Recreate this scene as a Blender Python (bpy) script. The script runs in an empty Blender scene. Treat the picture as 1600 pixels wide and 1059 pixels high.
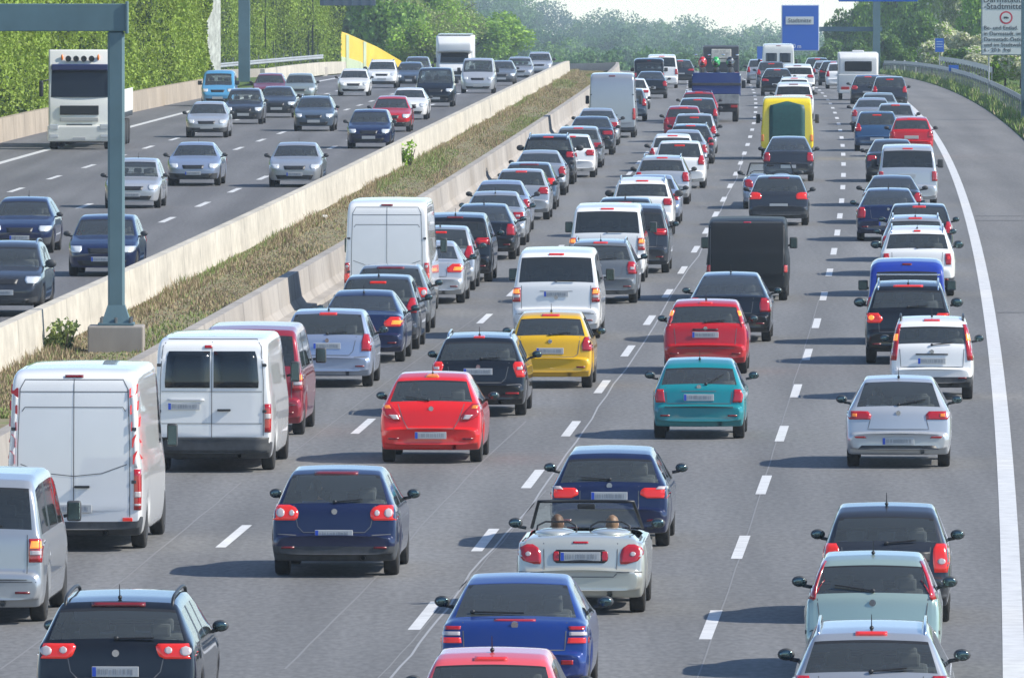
import bpy, bmesh, math, random
import numpy as np
from mathutils import Vector, Matrix
from mathutils.bvhtree import BVHTree
R = math.radians
random.seed(7)
rng = np.random.default_rng(11)
C = bpy.context.scene.collection
SC = bpy.context.scene

# ---------------------------------------------------------------- camera, sky, sun
H = 9.12                    # camera height over the carriageway
HAZE = 0.00012
F = 18000.0                 # focal length in photo pixels (1600 wide)
PITCH = math.atan(667.5 / F)
cam = bpy.data.cameras.new('camera'); cam_o = bpy.data.objects.new('camera', cam); C.objects.link(cam_o)
cam.sensor_width = 36; cam.lens = F / 1600 * 36
cam.clip_start = 1; cam.clip_end = 20000
cam_o.location = (0, 0, H); cam_o.rotation_euler = (R(90) - PITCH, 0, 0)
SC.camera = cam_o

SUN_EL, SUN_AZ = R(39), R(99)          # azimuth clockwise from +Y
W = bpy.data.worlds.new('World'); SC.world = W; W.use_nodes = True
nt = W.node_tree; bg = nt.nodes['Background']
sky = nt.nodes.new('ShaderNodeTexSky'); sky.sky_type = 'NISHITA'; sky.sun_disc = False
sky.sun_elevation = SUN_EL; sky.sun_rotation = SUN_AZ
sky.air_density = 1.0; sky.dust_density = 0.25; sky.ozone_density = 1.0; sky.altitude = 1500
# the carriageway climbs away from the camera, so true level is 0.9 degrees below the scene's Y axis
tc = nt.nodes.new('ShaderNodeTexCoord'); mp = nt.nodes.new('ShaderNodeMapping'); mp.inputs['Rotation'].default_value = (0.016, 0, 0)
nt.links.new(tc.outputs['Generated'], mp.inputs['Vector']); nt.links.new(mp.outputs['Vector'], sky.inputs['Vector'])
tint = nt.nodes.new('ShaderNodeMix'); tint.data_type = 'RGBA'; tint.blend_type = 'MULTIPLY'; tint.inputs[0].default_value = 1; tint.inputs[7].default_value = (0.95, 0.985, 1.05, 1)
nt.links.new(sky.outputs['Color'], tint.inputs[6]); nt.links.new(tint.outputs[2], bg.inputs['Color']); bg.inputs['Strength'].default_value = 0.15
sd = bpy.data.lights.new('sun', 'SUN'); sd.energy = 5.0; sd.angle = R(0.55); sd.color = (1.0, 0.945, 0.85)
so = bpy.data.objects.new('sun', sd); C.objects.link(so)
sv = Vector((math.sin(SUN_AZ) * math.cos(SUN_EL), math.cos(SUN_AZ) * math.cos(SUN_EL), math.sin(SUN_EL)))
so.rotation_euler = sv.to_track_quat('Z', 'Y').to_euler(); so.location = (60, 100, 60)
SC.view_settings.view_transform = 'Standard'; SC.view_settings.look = 'None'
SC.view_settings.exposure = 0.42; SC.view_settings.gamma = 1.0; SC.view_settings.use_curve_mapping = False

# ---------------------------------------------------------------- the lie of the land
KC = 1.26e-5
def gz(Y):                      # level, then over a crest, then falling away
    if Y < 373: return 0.0
    if Y < 909: return -KC * (Y - 373) ** 2
    return -KC * 536 ** 2 - 0.0135 * (Y - 909)
def refx(Y):                    # the marking between lanes two and three
    if Y > 1500: return refx(1500) + (Y - 1500) * -0.0234
    return -0.07 + 0.0402 * (Y - 175) - 0.000024 * (Y - 175) ** 2
def head(Y): return 0.0402 - 0.000048 * (min(Y, 1500) - 175)
fw = Vector((0, math.cos(PITCH), -math.sin(PITCH))); upv = Vector((0, math.sin(PITCH), math.cos(PITCH)))
def at(px, py, h=0.0):          # photo pixel -> point h above the ground
    d = fw + Vector((1, 0, 0)) * ((px - 800) / F) + upv * ((529.5 - py) / F)
    lo, hi = 60.0, 905.0
    f = lambda Y: (H + d.z / d.y * Y) - (gz(Y) + h)
    for _ in range(50):
        m = (lo + hi) / 2
        if f(m) > 0: lo = m
        else: hi = m
    return Vector((d.x / d.y * lo, lo, gz(lo)))
def ray_at(px, py, Y):
    d = fw + Vector((1, 0, 0)) * ((px - 800) / F) + upv * ((529.5 - py) / F)
    return Vector((d.x / d.y * Y, Y, H + d.z / d.y * Y))

# ---------------------------------------------------------------- materials
MATS = {}
def nodes(name):
    m = bpy.data.materials.new(name); m.use_nodes = True
    return m, m.node_tree, m.node_tree.nodes['Principled BSDF']
def mat(name, col, rough=0.6, metal=0.0, noise=0.0, scale=8.0, coat=0.0, emit=None, es=1.0, spec=None, bump=0.0, bscale=40.0, twoside=False):
    if name in MATS: return MATS[name]
    m, t, b = nodes(name)
    b.inputs['Base Color'].default_value = (*col, 1); b.inputs['Roughness'].default_value = rough; b.inputs['Metallic'].default_value = metal
    if coat: b.inputs['Coat Weight'].default_value = coat; b.inputs['Coat Roughness'].default_value = 0.04
    if spec is not None: b.inputs['Specular IOR Level'].default_value = spec
    if emit: b.inputs['Emission Color'].default_value = (*emit, 1); b.inputs['Emission Strength'].default_value = es
    if noise:
        tcn = t.nodes.new('ShaderNodeTexCoord'); n = t.nodes.new('ShaderNodeTexNoise'); n.inputs['Scale'].default_value = scale; n.inputs['Detail'].default_value = 6
        r = t.nodes.new('ShaderNodeMapRange'); r.inputs[1].default_value = 0.3; r.inputs[2].default_value = 0.7; r.inputs[3].default_value = 1 - noise; r.inputs[4].default_value = 1 + noise
        mx = t.nodes.new('ShaderNodeVectorMath'); mx.operation = 'SCALE'; mx.inputs[0].default_value = col
        t.links.new(tcn.outputs['Object'], n.inputs['Vector']); t.links.new(n.outputs['Fac'], r.inputs[0]); t.links.new(r.outputs[0], mx.inputs['Scale']); t.links.new(mx.outputs[0], b.inputs['Base Color'])
    if bump:
        tcn = t.nodes.new('ShaderNodeTexCoord'); n = t.nodes.new('ShaderNodeTexNoise'); n.inputs['Scale'].default_value = bscale; n.inputs['Detail'].default_value = 4
        bp = t.nodes.new('ShaderNodeBump'); bp.inputs['Strength'].default_value = bump; bp.inputs['Distance'].default_value = 0.02
        t.links.new(tcn.outputs['Object'], n.inputs['Vector']); t.links.new(n.outputs['Fac'], bp.inputs['Height']); t.links.new(bp.outputs[0], b.inputs['Normal'])
    MATS[name] = m
    return m
def paint(name, col, metal=0.35, rough=0.30):
    if max(col) < .25 and max(col) - min(col) < .5: metal = min(metal, .12)
    k = 'paint_' + name
    if k in MATS: return MATS[k]
    m, t, b = nodes(k)
    b.inputs['Roughness'].default_value = rough; b.inputs['Metallic'].default_value = metal
    b.inputs['Specular IOR Level'].default_value = 0.2; b.inputs['Coat Weight'].default_value = 1.0; b.inputs['Coat Roughness'].default_value = 0.025
    if name == 'matteblack': b.inputs['Coat Weight'].default_value = 0.12; b.inputs['Roughness'].default_value = .6
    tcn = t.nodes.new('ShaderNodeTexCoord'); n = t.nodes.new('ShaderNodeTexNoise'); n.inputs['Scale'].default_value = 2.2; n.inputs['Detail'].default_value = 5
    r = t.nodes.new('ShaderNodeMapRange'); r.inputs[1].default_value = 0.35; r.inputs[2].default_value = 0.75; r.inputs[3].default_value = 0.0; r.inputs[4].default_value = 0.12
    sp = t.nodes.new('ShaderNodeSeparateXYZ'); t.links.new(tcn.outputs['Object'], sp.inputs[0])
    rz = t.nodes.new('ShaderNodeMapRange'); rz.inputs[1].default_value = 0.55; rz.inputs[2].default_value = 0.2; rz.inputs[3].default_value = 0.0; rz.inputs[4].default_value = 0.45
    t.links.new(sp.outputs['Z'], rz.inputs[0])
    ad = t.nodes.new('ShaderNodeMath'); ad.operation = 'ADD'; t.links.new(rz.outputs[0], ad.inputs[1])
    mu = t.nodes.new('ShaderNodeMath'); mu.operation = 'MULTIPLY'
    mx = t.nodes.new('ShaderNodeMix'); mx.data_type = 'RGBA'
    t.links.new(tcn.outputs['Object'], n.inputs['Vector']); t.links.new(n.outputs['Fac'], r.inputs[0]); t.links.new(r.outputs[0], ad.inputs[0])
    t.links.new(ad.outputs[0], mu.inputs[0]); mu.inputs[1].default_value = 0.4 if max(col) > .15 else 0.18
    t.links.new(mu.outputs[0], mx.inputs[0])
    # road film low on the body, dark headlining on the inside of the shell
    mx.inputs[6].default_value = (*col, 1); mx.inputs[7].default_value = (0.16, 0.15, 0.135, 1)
    ge = t.nodes.new('ShaderNodeNewGeometry'); m2 = t.nodes.new('ShaderNodeMix'); m2.data_type = 'RGBA'
    t.links.new(ge.outputs['Backfacing'], m2.inputs[0]); t.links.new(mx.outputs[2], m2.inputs[6]); m2.inputs[7].default_value = (0.22, 0.22, 0.21, 1)
    t.links.new(m2.outputs[2], b.inputs['Base Color'])
    MATS[k] = m
    return m
PC = {
 'white': ((0.76, 0.76, 0.745), 0.0), 'matteblack': ((0.010, 0.012, 0.014), 0.0), 'offwhite': ((0.60, 0.61, 0.57), 0.0), 'silver': ((0.40, 0.42, 0.44), 0.5), 'lightsilver': ((0.50, 0.52, 0.54), 0.45),
 'bluesilver': ((0.34, 0.40, 0.52), 0.55), 'grey': ((0.13, 0.145, 0.16), 0.45), 'darkgrey': ((0.028, 0.032, 0.04), 0.1), 'black': ((0.006, 0.007, 0.009), 0.1),
 'navy': ((0.007, 0.014, 0.055), 0.1), 'blue': ((0.008, 0.035, 0.19), 0.1), 'midblue': ((0.03, 0.08, 0.17), 0.1), 'skyblue': ((0.08, 0.30, 0.52), 0.1),
 'royal': ((0.015, 0.04, 0.30), 0.0), 'red': ((0.46, 0.008, 0.014), 0.0), 'brightred': ((0.66, 0.012, 0.012), 0.0), 'darkred': ((0.30, 0.02, 0.035), 0.2),
 'salmon': ((0.66, 0.09, 0.11), 0.0), 'maroon': ((0.20, 0.04, 0.07), 0.2), 'yellow': ((0.66, 0.38, 0.005), 0.0), 'vanyellow': ((0.82, 0.62, 0.02), 0.0), 'teal': ((0.006, 0.22, 0.25), 0.1),
 'mint': ((0.36, 0.47, 0.42), 0.45), 'champagne': ((0.55, 0.56, 0.50), 0.5), 'bluegrey': ((0.07, 0.10, 0.14), 0.4), 'greygreen': ((0.28, 0.33, 0.31), 0.4), 'truckwhite': ((0.82, 0.81, 0.74), 0.0), 'tipperblue': ((0.02, 0.05, 0.20), 0.0)}
def P(n): return paint(n, *PC[n])
def glassmat(name, tint, ior=1.55, film=.09):
    m = bpy.data.materials.new(name); m.use_nodes = True; t = m.node_tree; t.nodes.clear()
    o = t.nodes.new('ShaderNodeOutputMaterial'); tr = t.nodes.new('ShaderNodeBsdfTransparent'); tr.inputs[0].default_value = (*tint, 1)
    gl = t.nodes.new('ShaderNodeBsdfGlossy'); gl.inputs['Roughness'].default_value = 0.03; gl.inputs['Color'].default_value = (0.95, 0.97, 1, 1)
    fr = t.nodes.new('ShaderNodeFresnel'); fr.inputs['IOR'].default_value = ior; mx = t.nodes.new('ShaderNodeMixShader')
    df = t.nodes.new('ShaderNodeBsdfDiffuse'); df.inputs[0].default_value = (.42, .47, .46, 1); m0 = t.nodes.new('ShaderNodeMixShader'); m0.inputs[0].default_value = film  # pale dust film, put in to brighten panes as reflected sky would
    t.links.new(tr.outputs[0], m0.inputs[1]); t.links.new(df.outputs[0], m0.inputs[2])
    t.links.new(fr.outputs[0], mx.inputs[0]); t.links.new(m0.outputs[0], mx.inputs[1]); t.links.new(gl.outputs[0], mx.inputs[2]); t.links.new(mx.outputs[0], o.inputs[0])
    MATS[name] = m; return m
GL = glassmat('glass_clear', (0.92, 0.98, 0.96), 1.7)
GLD = glassmat('glass_dark', (0.22, 0.26, 0.27), 1.6, .06)
BLK = mat('black_trim', (0.018, 0.019, 0.021), 0.45)
PLA = mat('grey_plastic', (0.045, 0.048, 0.052), 0.6, noise=0.25)
TYR = mat('tyre_rubber', (0.022, 0.021, 0.02), 0.85, noise=0.3, scale=30)
RIM = mat('rim_alloy', (0.42, 0.43, 0.44), 0.3, 0.8)
SEAT = mat('seat_cloth', (0.07, 0.073, 0.075), 0.9)
MIR = mat('mirror_face', (0.10, 0.15, 0.16), 0.12, 0.9)
REDL = mat('tail_lens', (0.40, 0.008, 0.012), 0.18, coat=1.0)
REDD = mat('brake_lens_dark', (0.16, 0.008, 0.01), 0.25, coat=.5)
REDON = mat('tail_lens_lit', (0.52, 0.016, 0.008), 0.18, coat=1.0, emit=(1, 0.03, 0.01), es=.20)
ORNL = mat('amber_lens', (0.85, 0.22, 0.02), 0.2, coat=1.0)
ORNON = mat('amber_lens_lit', (0.9, 0.3, 0.04), 0.2, coat=1.0, emit=(1, 0.26, 0.02), es=.75)
WHL = mat('clear_lens', (0.50, 0.44, 0.44), 0.15, coat=1.0)
HEADL = mat('head_lens', (0.66, 0.69, 0.70), 0.12, 0.2, coat=1.0)
GAP = mat('gap_line', (0.10, 0.105, 0.11), 0.7)
CHR = mat('chrome', (0.75, 0.76, 0.77), 0.12, 1.0)
PLT = mat('plate_white', (0.46, 0.47, 0.47), 0.45)
PLB = mat('plate_blue', (0.02, 0.08, 0.5), 0.45)
PLM = mat('plate_marks', (0.22, 0.23, 0.25), 0.6)
SKIN = mat('skin', (0.52, 0.29, 0.2), 0.55)

# ---------------------------------------------------------------- mesh helpers
def link(name, me, parent=None, mats=()):
    o = bpy.data.objects.new(name, me); C.objects.link(o)
    if parent: o.parent = parent
    for m in mats: me.materials.append(m)
    return o
def obj(name, bm, m, parent=None, smooth=False):
    me = bpy.data.meshes.new(name); bm.to_mesh(me); bm.free()
    if smooth:
        for p in me.polygons: p.use_smooth = True
    o = link(name, me, parent, m if isinstance(m, (list, tuple)) else [m])
    return o
def tag(o, label=None, cat=None, group=None, kind=None):
    if label: o['label'] = label
    if cat: o['category'] = cat
    if group: o['group'] = group
    if kind: o['kind'] = kind
    return o
def empty(name, loc=(0, 0, 0), rz=0):
    o = bpy.data.objects.new(name, None); C.objects.link(o); o.location = loc; o.rotation_euler = (0, 0, rz); o.empty_display_size = 0.3
    return o
def box(bm, c, s, bev=0.0, seg=2, mi=0, rx=0, rz=0):
    r = bmesh.ops.create_cube(bm, size=1.0)
    vs = r['verts']
    M = Matrix.Translation(c) @ Matrix.Rotation(rz, 4, 'Z') @ Matrix.Rotation(rx, 4, 'X') @ Matrix.Diagonal((*s, 1))
    bmesh.ops.transform(bm, matrix=M, verts=vs)
    fs = list({f for v in vs for f in v.link_faces})
    for f in fs: f.material_index = mi
    if bev:
        es = list({e for v in vs for e in v.link_edges})
        rr = bmesh.ops.bevel(bm, geom=es, offset=bev, segments=seg, affect='EDGES', profile=0.6)
        for f in rr['faces']: f.material_index = mi
def tube(bm, pts, r, n=8, mi=0, r2=None, cap=True):
    pts = [Vector(p) for p in pts]; rings = []
    for i, p in enumerate(pts):
        d = (pts[min(i + 1, len(pts) - 1)] - pts[max(i - 1, 0)]).normalized()
        a = d.cross(Vector((0, 0, 1)))
        if a.length < 1e-3: a = Vector((1, 0, 0))
        a.normalize(); b = d.cross(a)
        rr = r if r2 is None else r + (r2 - r) * i / (len(pts) - 1)
        rings.append([bm.verts.new(p + (a * math.cos(2 * math.pi * k / n) + b * math.sin(2 * math.pi * k / n)) * rr) for k in range(n)])
    for i in range(len(rings) - 1):
        for k in range(n):
            f = bm.faces.new((rings[i][k], rings[i][(k + 1) % n], rings[i + 1][(k + 1) % n], rings[i + 1][k])); f.material_index = mi
    if cap:
        for rg in (rings[0][::-1], rings[-1]):
            f = bm.faces.new(rg); f.material_index = mi
def ball(bm, c, s, mi=0, u=10, v=7, rz=0, rx=0):
    r = bmesh.ops.create_uvsphere(bm, u_segments=u, v_segments=v, radius=1)
    bmesh.ops.transform(bm, matrix=Matrix.Translation(c) @ Matrix.Rotation(rz, 4, 'Z') @ Matrix.Rotation(rx, 4, 'X') @ Matrix.Diagonal((*s, 1)), verts=r['verts'])
    for v_ in r['verts']:
        for f in v_.link_faces: f.material_index = mi; f.smooth = True
def lathe_x(bm, prof, cx, cy, cz, n=24, mi=0):      # profile of (x, r) turned about the X axis
    rings = [[bm.verts.new((cx + x, cy + r * math.cos(2 * math.pi * k / n), cz + r * math.sin(2 * math.pi * k / n))) for k in range(n)] for x, r in prof]
    for i in range(len(rings) - 1):
        for k in range(n):
            f = bm.faces.new((rings[i][k], rings[i][(k + 1) % n], rings[i + 1][(k + 1) % n], rings[i + 1][k])); f.material_index = mi; f.smooth = True
    for rg in (rings[0][::-1], rings[-1]):
        f = bm.faces.new(rg); f.material_index = mi
def np_mesh(name, V, Fq, mats, parent=None, mi=None):
    me = bpy.data.meshes.new(name); n = Fq.shape[1]
    me.vertices.add(len(V)); me.vertices.foreach_set('co', V.astype(np.float32).ravel())
    me.loops.add(Fq.size); me.loops.foreach_set('vertex_index', Fq.astype(np.int32).ravel())
    me.polygons.add(len(Fq)); me.polygons.foreach_set('loop_start', np.arange(0, Fq.size, n, dtype=np.int32))
    me.update(calc_edges=True); me.validate()
    o = link(name, me, parent, mats)
    if mi is not None: me.polygons.foreach_set('material_index', mi.astype(np.int32))
    return o
def children(o): return [c for c in ALLCH.get(o.name, [])]
# ---------------------------------------------------------------- vehicle bodies: one lofted, subdivided shell, cut into painted body and panes
def interp(pts, x):
    if x <= pts[0][0]: return pts[0][1]
    for (x0, y0), (x1, y1) in zip(pts, pts[1:]):
        if x <= x1: return y0 + (y1 - y0) * (x - x0) / max(x1 - x0, 1e-6)
    return pts[-1][1]
def shell(s):
    L, hw, belt, top = s['L'], s['hw'], s['belt'], s['top']
    if L < 4.9 and not s.get('noledge') and top[0][0] == 0 and not s.get('ledged'):     # a bumper that stands proud of the tailgate
        s['ledged'] = 1; a = top[0][1]
        s['top'] = top = [(0, a), (.02, a + .075), (.075, a + .10)] + [(y + .07, z) for y, z in top[1:-6] if z > a + .12] + top[-6:]
        if s.get('rear_glass'): s['rear_glass'] = (s['rear_glass'][0] + .07, s['rear_glass'][1] + .07)
        if s.get('screen') and s['screen'][0] > 1: s['screen'] = (s['screen'][0] + .02, s['screen'][1] + .07)
    zb0 = s.get('zb', 0.2); zroof = max(z for _, z in top); rw = s.get('rw', 0.68) * hw; wr, wf = s['wheels']; ar = s.get('ar', 0.35)
    gin = s.get('gin', 0.17)
    ys = {round(y, 3) for y, _ in top}
    for wc in (wr, wf):
        for d in (-ar - .03, -ar * .72, 0, ar * .72, ar + .03): ys.add(round(wc + d, 3))
    for y in s.get('pillars', []): ys.add(round(y - .04, 3)); ys.add(round(y + .04, 3))
    ys.add(s['side'][0]); ys.add(s['side'][1])
    keep = {round(y, 3) for y, _ in top} | {round(v, 3) for v in s['side']}
    out = []
    for y in sorted(ys):
        if out and y - out[-1] < 0.045:
            if y in keep and out[-1] not in keep: out[-1] = y
            elif y in keep: out.append(y)
            continue
        out.append(y)
    ys = out
    plan = s.get('plan') or [(0, .86), (.03, .92), (.09, .955), (.22, .985), (.6, 1), (L - 1.0, 1), (L - .45, .96), (L - .15, .88), (L - .03, .78), (L, .70)]
    bm = bmesh.new(); rings = []
    for y in ys:
        f = interp(plan, y); zt = interp(top, y)
        zb = zb0
        if y < .12: zb = s.get('bz', .30)
        for wc in (wr, wf):
            d = abs(y - wc)
            if d < ar: zb = .30 + math.sqrt(max(ar * ar - d * d, 0)) + s.get('archz', 0.0)
        ws = hw * f; wb = ws * .955; be = min(belt, zt - .04); wbelt = ws * s.get('bw', .955)
        t = min(max((zt - belt) / max(zroof - belt, .01), 0), 1)
        zl = max(.44, zb + .09); zs = max(min(s.get('zs', .72), be - .08), zl + .06)
        be = max(be, zs + .05)
        w6 = (wbelt - .035) * (1 - t) + (rw + .04) * t; z6 = max(zt - (.02 + .09 * t), be + .01)
        w7 = (wbelt - gin * .4) * (1 - t) + (rw - .025 - s.get('gtop', 0)) * t; z7 = max(zt - (.008 + .015 * t), z6 + .004)
        cr = s.get('crown', .022)
        z8 = z7 + cr * .6; z9 = z7 + cr
        half = [(0, zb + .02), (wb * .8, zb + .02), (wb, zb + .03), (ws, zl), (ws, zs), (wbelt, be), (w6, z6), (w7, z7), (w7 * .55, z8), (0, z9)]
        bul = s.get('bulge', .05) * max(0, 1 - y / .5) if y < .5 else 0
        ring = []
        for k, (x, z) in enumerate(half): ring.append((x, z))
        full = [(x, z) for x, z in ring] + [(-x, z) for x, z in ring[-2:0:-1]]
        rings.append([bm.verts.new((x, y - bul * (1 - (x / max(hw, .1)) ** 2) * min(1, 1), z)) for x, z in full])
    crl = bm.edges.layers.float.new('crease_edge'); n = len(rings[0])
    CR = {2: .45, 3: .2, 5: .5, 6: .35, 7: .4}
    gb0 = (s.get('rear_glass') or (9, 9))[0]
    def setc(a, b, v):
        e = bm.edges.get((a, b))
        if e: e[crl] = max(e[crl], v)
    #  segment k joins k and k+1; 0..8 right side going up, mirrored
    gr = s.get('rear_glass'); wsn = s.get('screen'); s0, s1 = s['side']; hole = s.get('hole')
    for i in range(len(rings) - 1):
        ym = (ys[i] + ys[i + 1]) / 2
        for k in range(n):
            q = (rings[i][k], rings[i + 1][k], rings[i + 1][(k + 1) % n], rings[i][(k + 1) % n])
            kk = k if k < 9 else n - 1 - k          # 0..8
            mi = 0
            if kk in (7, 8):
                if gr and gr[0] <= ym <= gr[1]: mi = 1
                if wsn and wsn[0] <= ym <= wsn[1]: mi = 2
                if hole and hole[0] <= ym <= hole[1]: mi = 5
            if hole and kk == 6 and hole[0] <= ym <= hole[1]: mi = 5
            if kk == 5 and s0 <= ym <= s1:
                mi = 3
                if any(abs(ym - p) < .045 for p in s.get('pillars', [])): mi = 4
            if kk <= 2 and s.get('lowtrim') and (ym < .35 or ym > L - .35 or s['lowtrim'] == 2): mi = 4
            fce = bm.faces.new(q); fce.material_index = mi
    for ring, rev in ((rings[0], 0), (rings[-1], 1)):
        Rr = ring[:10]; Ll = [ring[0]] + ring[:9:-1] + [ring[9]]
        for j in range(1, 8):
            q = [Rr[j], Rr[j + 1], Ll[j + 1], Ll[j]]
            f = bm.faces.new(q if not rev else q[::-1])
            if s.get('lowtrim') and j <= 2: f.material_index = 4
        for q in ([Rr[8], Rr[9], Ll[8]], [Rr[0], Rr[1], Ll[1]]):
            bm.faces.new(q if not rev else q[::-1])
    for i, ring in enumerate(rings):
        for k in range(n):
            kk = k if k <= 9 else n - k
            if i and kk in CR: setc(rings[i - 1][k], ring[k], CR[kk])
            tv = .35 if i == 0 else (.55 if (.015 < ys[i] < .03 or .07 < ys[i] < .08) and s.get('ledged') and kk > 2 else (.35 if abs(ys[i] - gb0) < .004 and kk > 4 else 0))
            if tv: setc(ring[k], ring[(k + 1) % n], tv)
    bmesh.ops.recalc_face_normals(bm, faces=bm.faces)
    me = bpy.data.meshes.new('tmp'); bm.to_mesh(me); bm.free()
    o = bpy.data.objects.new('tmp', me); C.objects.link(o)
    md = o.modifiers.new('s', 'SUBSURF'); md.levels = 2; md.render_levels = 2
    dg = bpy.context.evaluated_depsgraph_get(); dg.update()
    me2 = bpy.data.meshes.new_from_object(o.evaluated_get(dg))
    bpy.data.objects.remove(o); bpy.data.meshes.remove(me)
    return me2
def split(me):
    out = {}
    V = [v.co.copy() for v in me.vertices]; polys = [(list(p.vertices), p.material_index) for p in me.polygons]
    edge = {}
    for i, (vs, mi) in enumerate(polys):
        for v in vs: edge.setdefault(v, set()).add(mi)
    groups = {}; ztop = {}
    for k_ in (1, 2):
        zz = [V[v].z for vs, mi in polys if mi == k_ for v in vs]
        if zz: ztop[k_] = min(zz) + .86 * (max(zz) - min(zz))
    for vs, mi in polys:
        m2 = 0
        if mi in (1, 2) and any(0 in edge[v] for v in vs) and sum(V[v].z for v in vs) / len(vs) > ztop[mi]: m2 = 1        # black surround at the edge of a pane
        groups.setdefault(mi, []).append((vs, m2))
    for mi, fs in groups.items():
        idx = {}; nv = []; nf = []; mm = []
        for vs, m2 in fs:
            q = []
            for v in vs:
                if v not in idx: idx[v] = len(nv); nv.append(V[v])
                q.append(idx[v])
            nf.append(q); mm.append(m2)
        m = bpy.data.meshes.new('m'); m.from_pydata(nv, [], nf); m.polygons.foreach_set('material_index', mm)
        for p in m.polygons: p.use_smooth = True
        out[mi] = m
    bvh = BVHTree.FromPolygons(V, [p[0] for p in polys])
    return out, bvh
def pieces(me):
    bm = bmesh.new(); bm.from_mesh(me); bm.verts.ensure_lookup_table(); seen = {}; k = 0
    for v in bm.verts:
        if v in seen: continue
        st = [v]; seen[v] = k
        while st:
            a = st.pop()
            for e in a.link_edges:
                b = e.other_vert(a)
                if b not in seen: seen[b] = k; st.append(b)
        k += 1
    out = []
    for i in range(k):
        b2 = bm.copy(); b2.verts.ensure_lookup_table(); bm.verts.ensure_lookup_table()
        kill = [b2.verts[v.index] for v in bm.verts if seen[v] != i]; bmesh.ops.delete(b2, geom=kill, context='VERTS')
        m = bpy.data.meshes.new('piece'); b2.to_mesh(m); b2.free(); out.append(m)
    bm.free(); return out
def hit(bvh, x, z, view):
    y0, d = (-3, 1) if view == 'r' else (30, -1)
    loc, nr, i, dist = bvh.ray_cast(Vector((x, y0, z)), Vector((0, d, 0)))
    if loc is None:
        loc, nr, i, dist = bvh.find_nearest(Vector((x * .97, 0 if view == 'r' else 5, z)))
    if nr.y * d > 0: nr = -nr
    return loc, nr
def patch(bvh, rows, view='r', sx=1, nc=6, nr_=6, off=.008, bm=None, mi=0):
    own = bm is None
    if own: bm = bmesh.new()
    zs = [rows[0][0] + (rows[-1][0] - rows[0][0]) * i / nr_ for i in range(nr_ + 1)]
    g0 = []; g1 = []
    for z in zs:
        a = interp([(r[0], r[1]) for r in rows], z); b = interp([(r[0], r[2]) for r in rows], z)
        r0 = []; r1 = []
        for k in range(nc + 1):
            x = sx * (a + (b - a) * k / nc); loc, n = hit(bvh, x, z, view)
            r0.append(bm.verts.new(loc + n * off)); r1.append(bm.verts.new(loc - n * .02))
        g0.append(r0); g1.append(r1)
    def q(*v):
        f = bm.faces.new(v); f.material_index = mi; f.smooth = True
    for i in range(nr_):
        for k in range(nc): q(g0[i][k], g0[i][k + 1], g0[i + 1][k + 1], g0[i + 1][k])
        q(g0[i][0], g0[i + 1][0], g1[i + 1][0], g1[i][0]); q(g0[i][nc], g1[i][nc], g1[i + 1][nc], g0[i + 1][nc])
    for k in range(nc):
        q(g0[0][k], g1[0][k], g1[0][k + 1], g0[0][k + 1]); q(g0[nr_][k], g0[nr_][k + 1], g1[nr_][k + 1], g1[nr_][k])
    return bm
def disc_rows(cx, cz, rx, rz, n=8):
    return [(cz + rz * math.sin(a), cx - rx * math.cos(a) - .001, cx + rx * math.cos(a) + .001) for a in [math.pi * (i / n - .5) for i in range(n + 1)]]
def seam(bvh, pts, w=.012, view='r', bm=None, off=.004):
    bm = bm or bmesh.new(); pl = []
    for (x0, z0), (x1, z1) in zip(pts, pts[1:]):
        n = max(2, int(math.hypot(x1 - x0, z1 - z0) / .08))
        pl += [(x0 + (x1 - x0) * i / n, z0 + (z1 - z0) * i / n) for i in range(n)]
    pl.append(pts[-1]); prev = None
    for i, (x, z) in enumerate(pl):
        a = pl[max(i - 1, 0)]; b = pl[min(i + 1, len(pl) - 1)]; d = Vector((b[0] - a[0], b[1] - a[1])).normalized(); nx, nz = -d.y * w / 2, d.x * w / 2
        c = []
        for sgn in (-1, 1):
            loc, n = hit(bvh, x + nx * sgn, z + nz * sgn, view); c.append(bm.verts.new(loc + n * off))
        if prev: bm.faces.new((prev[0], prev[1], c[1], c[0]))
        prev = c
    return bm

def wheel_meshes(r=.31, w=.2, steel=False):
    bm = bmesh.new(); lathe_x(bm, [(-w / 2, r * .62), (-w / 2, r * .93), (-w * .38, r), (w * .38, r), (w / 2, r * .93), (w / 2, r * .62)], 0, 0, 0)
    t = bpy.data.meshes.new('tyre'); bm.to_mesh(t); bm.free(); t.materials.append(TYR)
    bm = bmesh.new(); lathe_x(bm, [(w / 2 - .04, r * .6), (w / 2 + .004, r * .63), (w / 2 + .004, r * .56), (w / 2 - .03, r * .5), (w / 2 - .03, .02)], 0, 0, 0, mi=0)
    for k in range(7):
        a = 2 * math.pi * k / 7
        box(bm, (w / 2 - .012, math.cos(a) * r * .34, math.sin(a) * r * .34), (.02, r * .5, r * .13), rx=a, mi=1)
    m = bpy.data.meshes.new('rim'); bm.to_mesh(m); bm.free(); m.materials.append(PLA); m.materials.append(RIM)
    return t, m
WH = {}
def add_wheels(root, s, full=True):
    r = s.get('wr', .31); k = (r, s.get('ww', .2))
    if k not in WH: WH[k] = wheel_meshes(*k)
    for y in s['wheels']:
        for sx in (1, -1):
            o = link('wheel', WH[k][0], root); o.location = (sx * (s['hw'] * .965 - k[1] / 2), y, r)
            if sx < 0: o.rotation_euler = (0, 0, math.pi)
            q = link('rim', WH[k][1], o)

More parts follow.
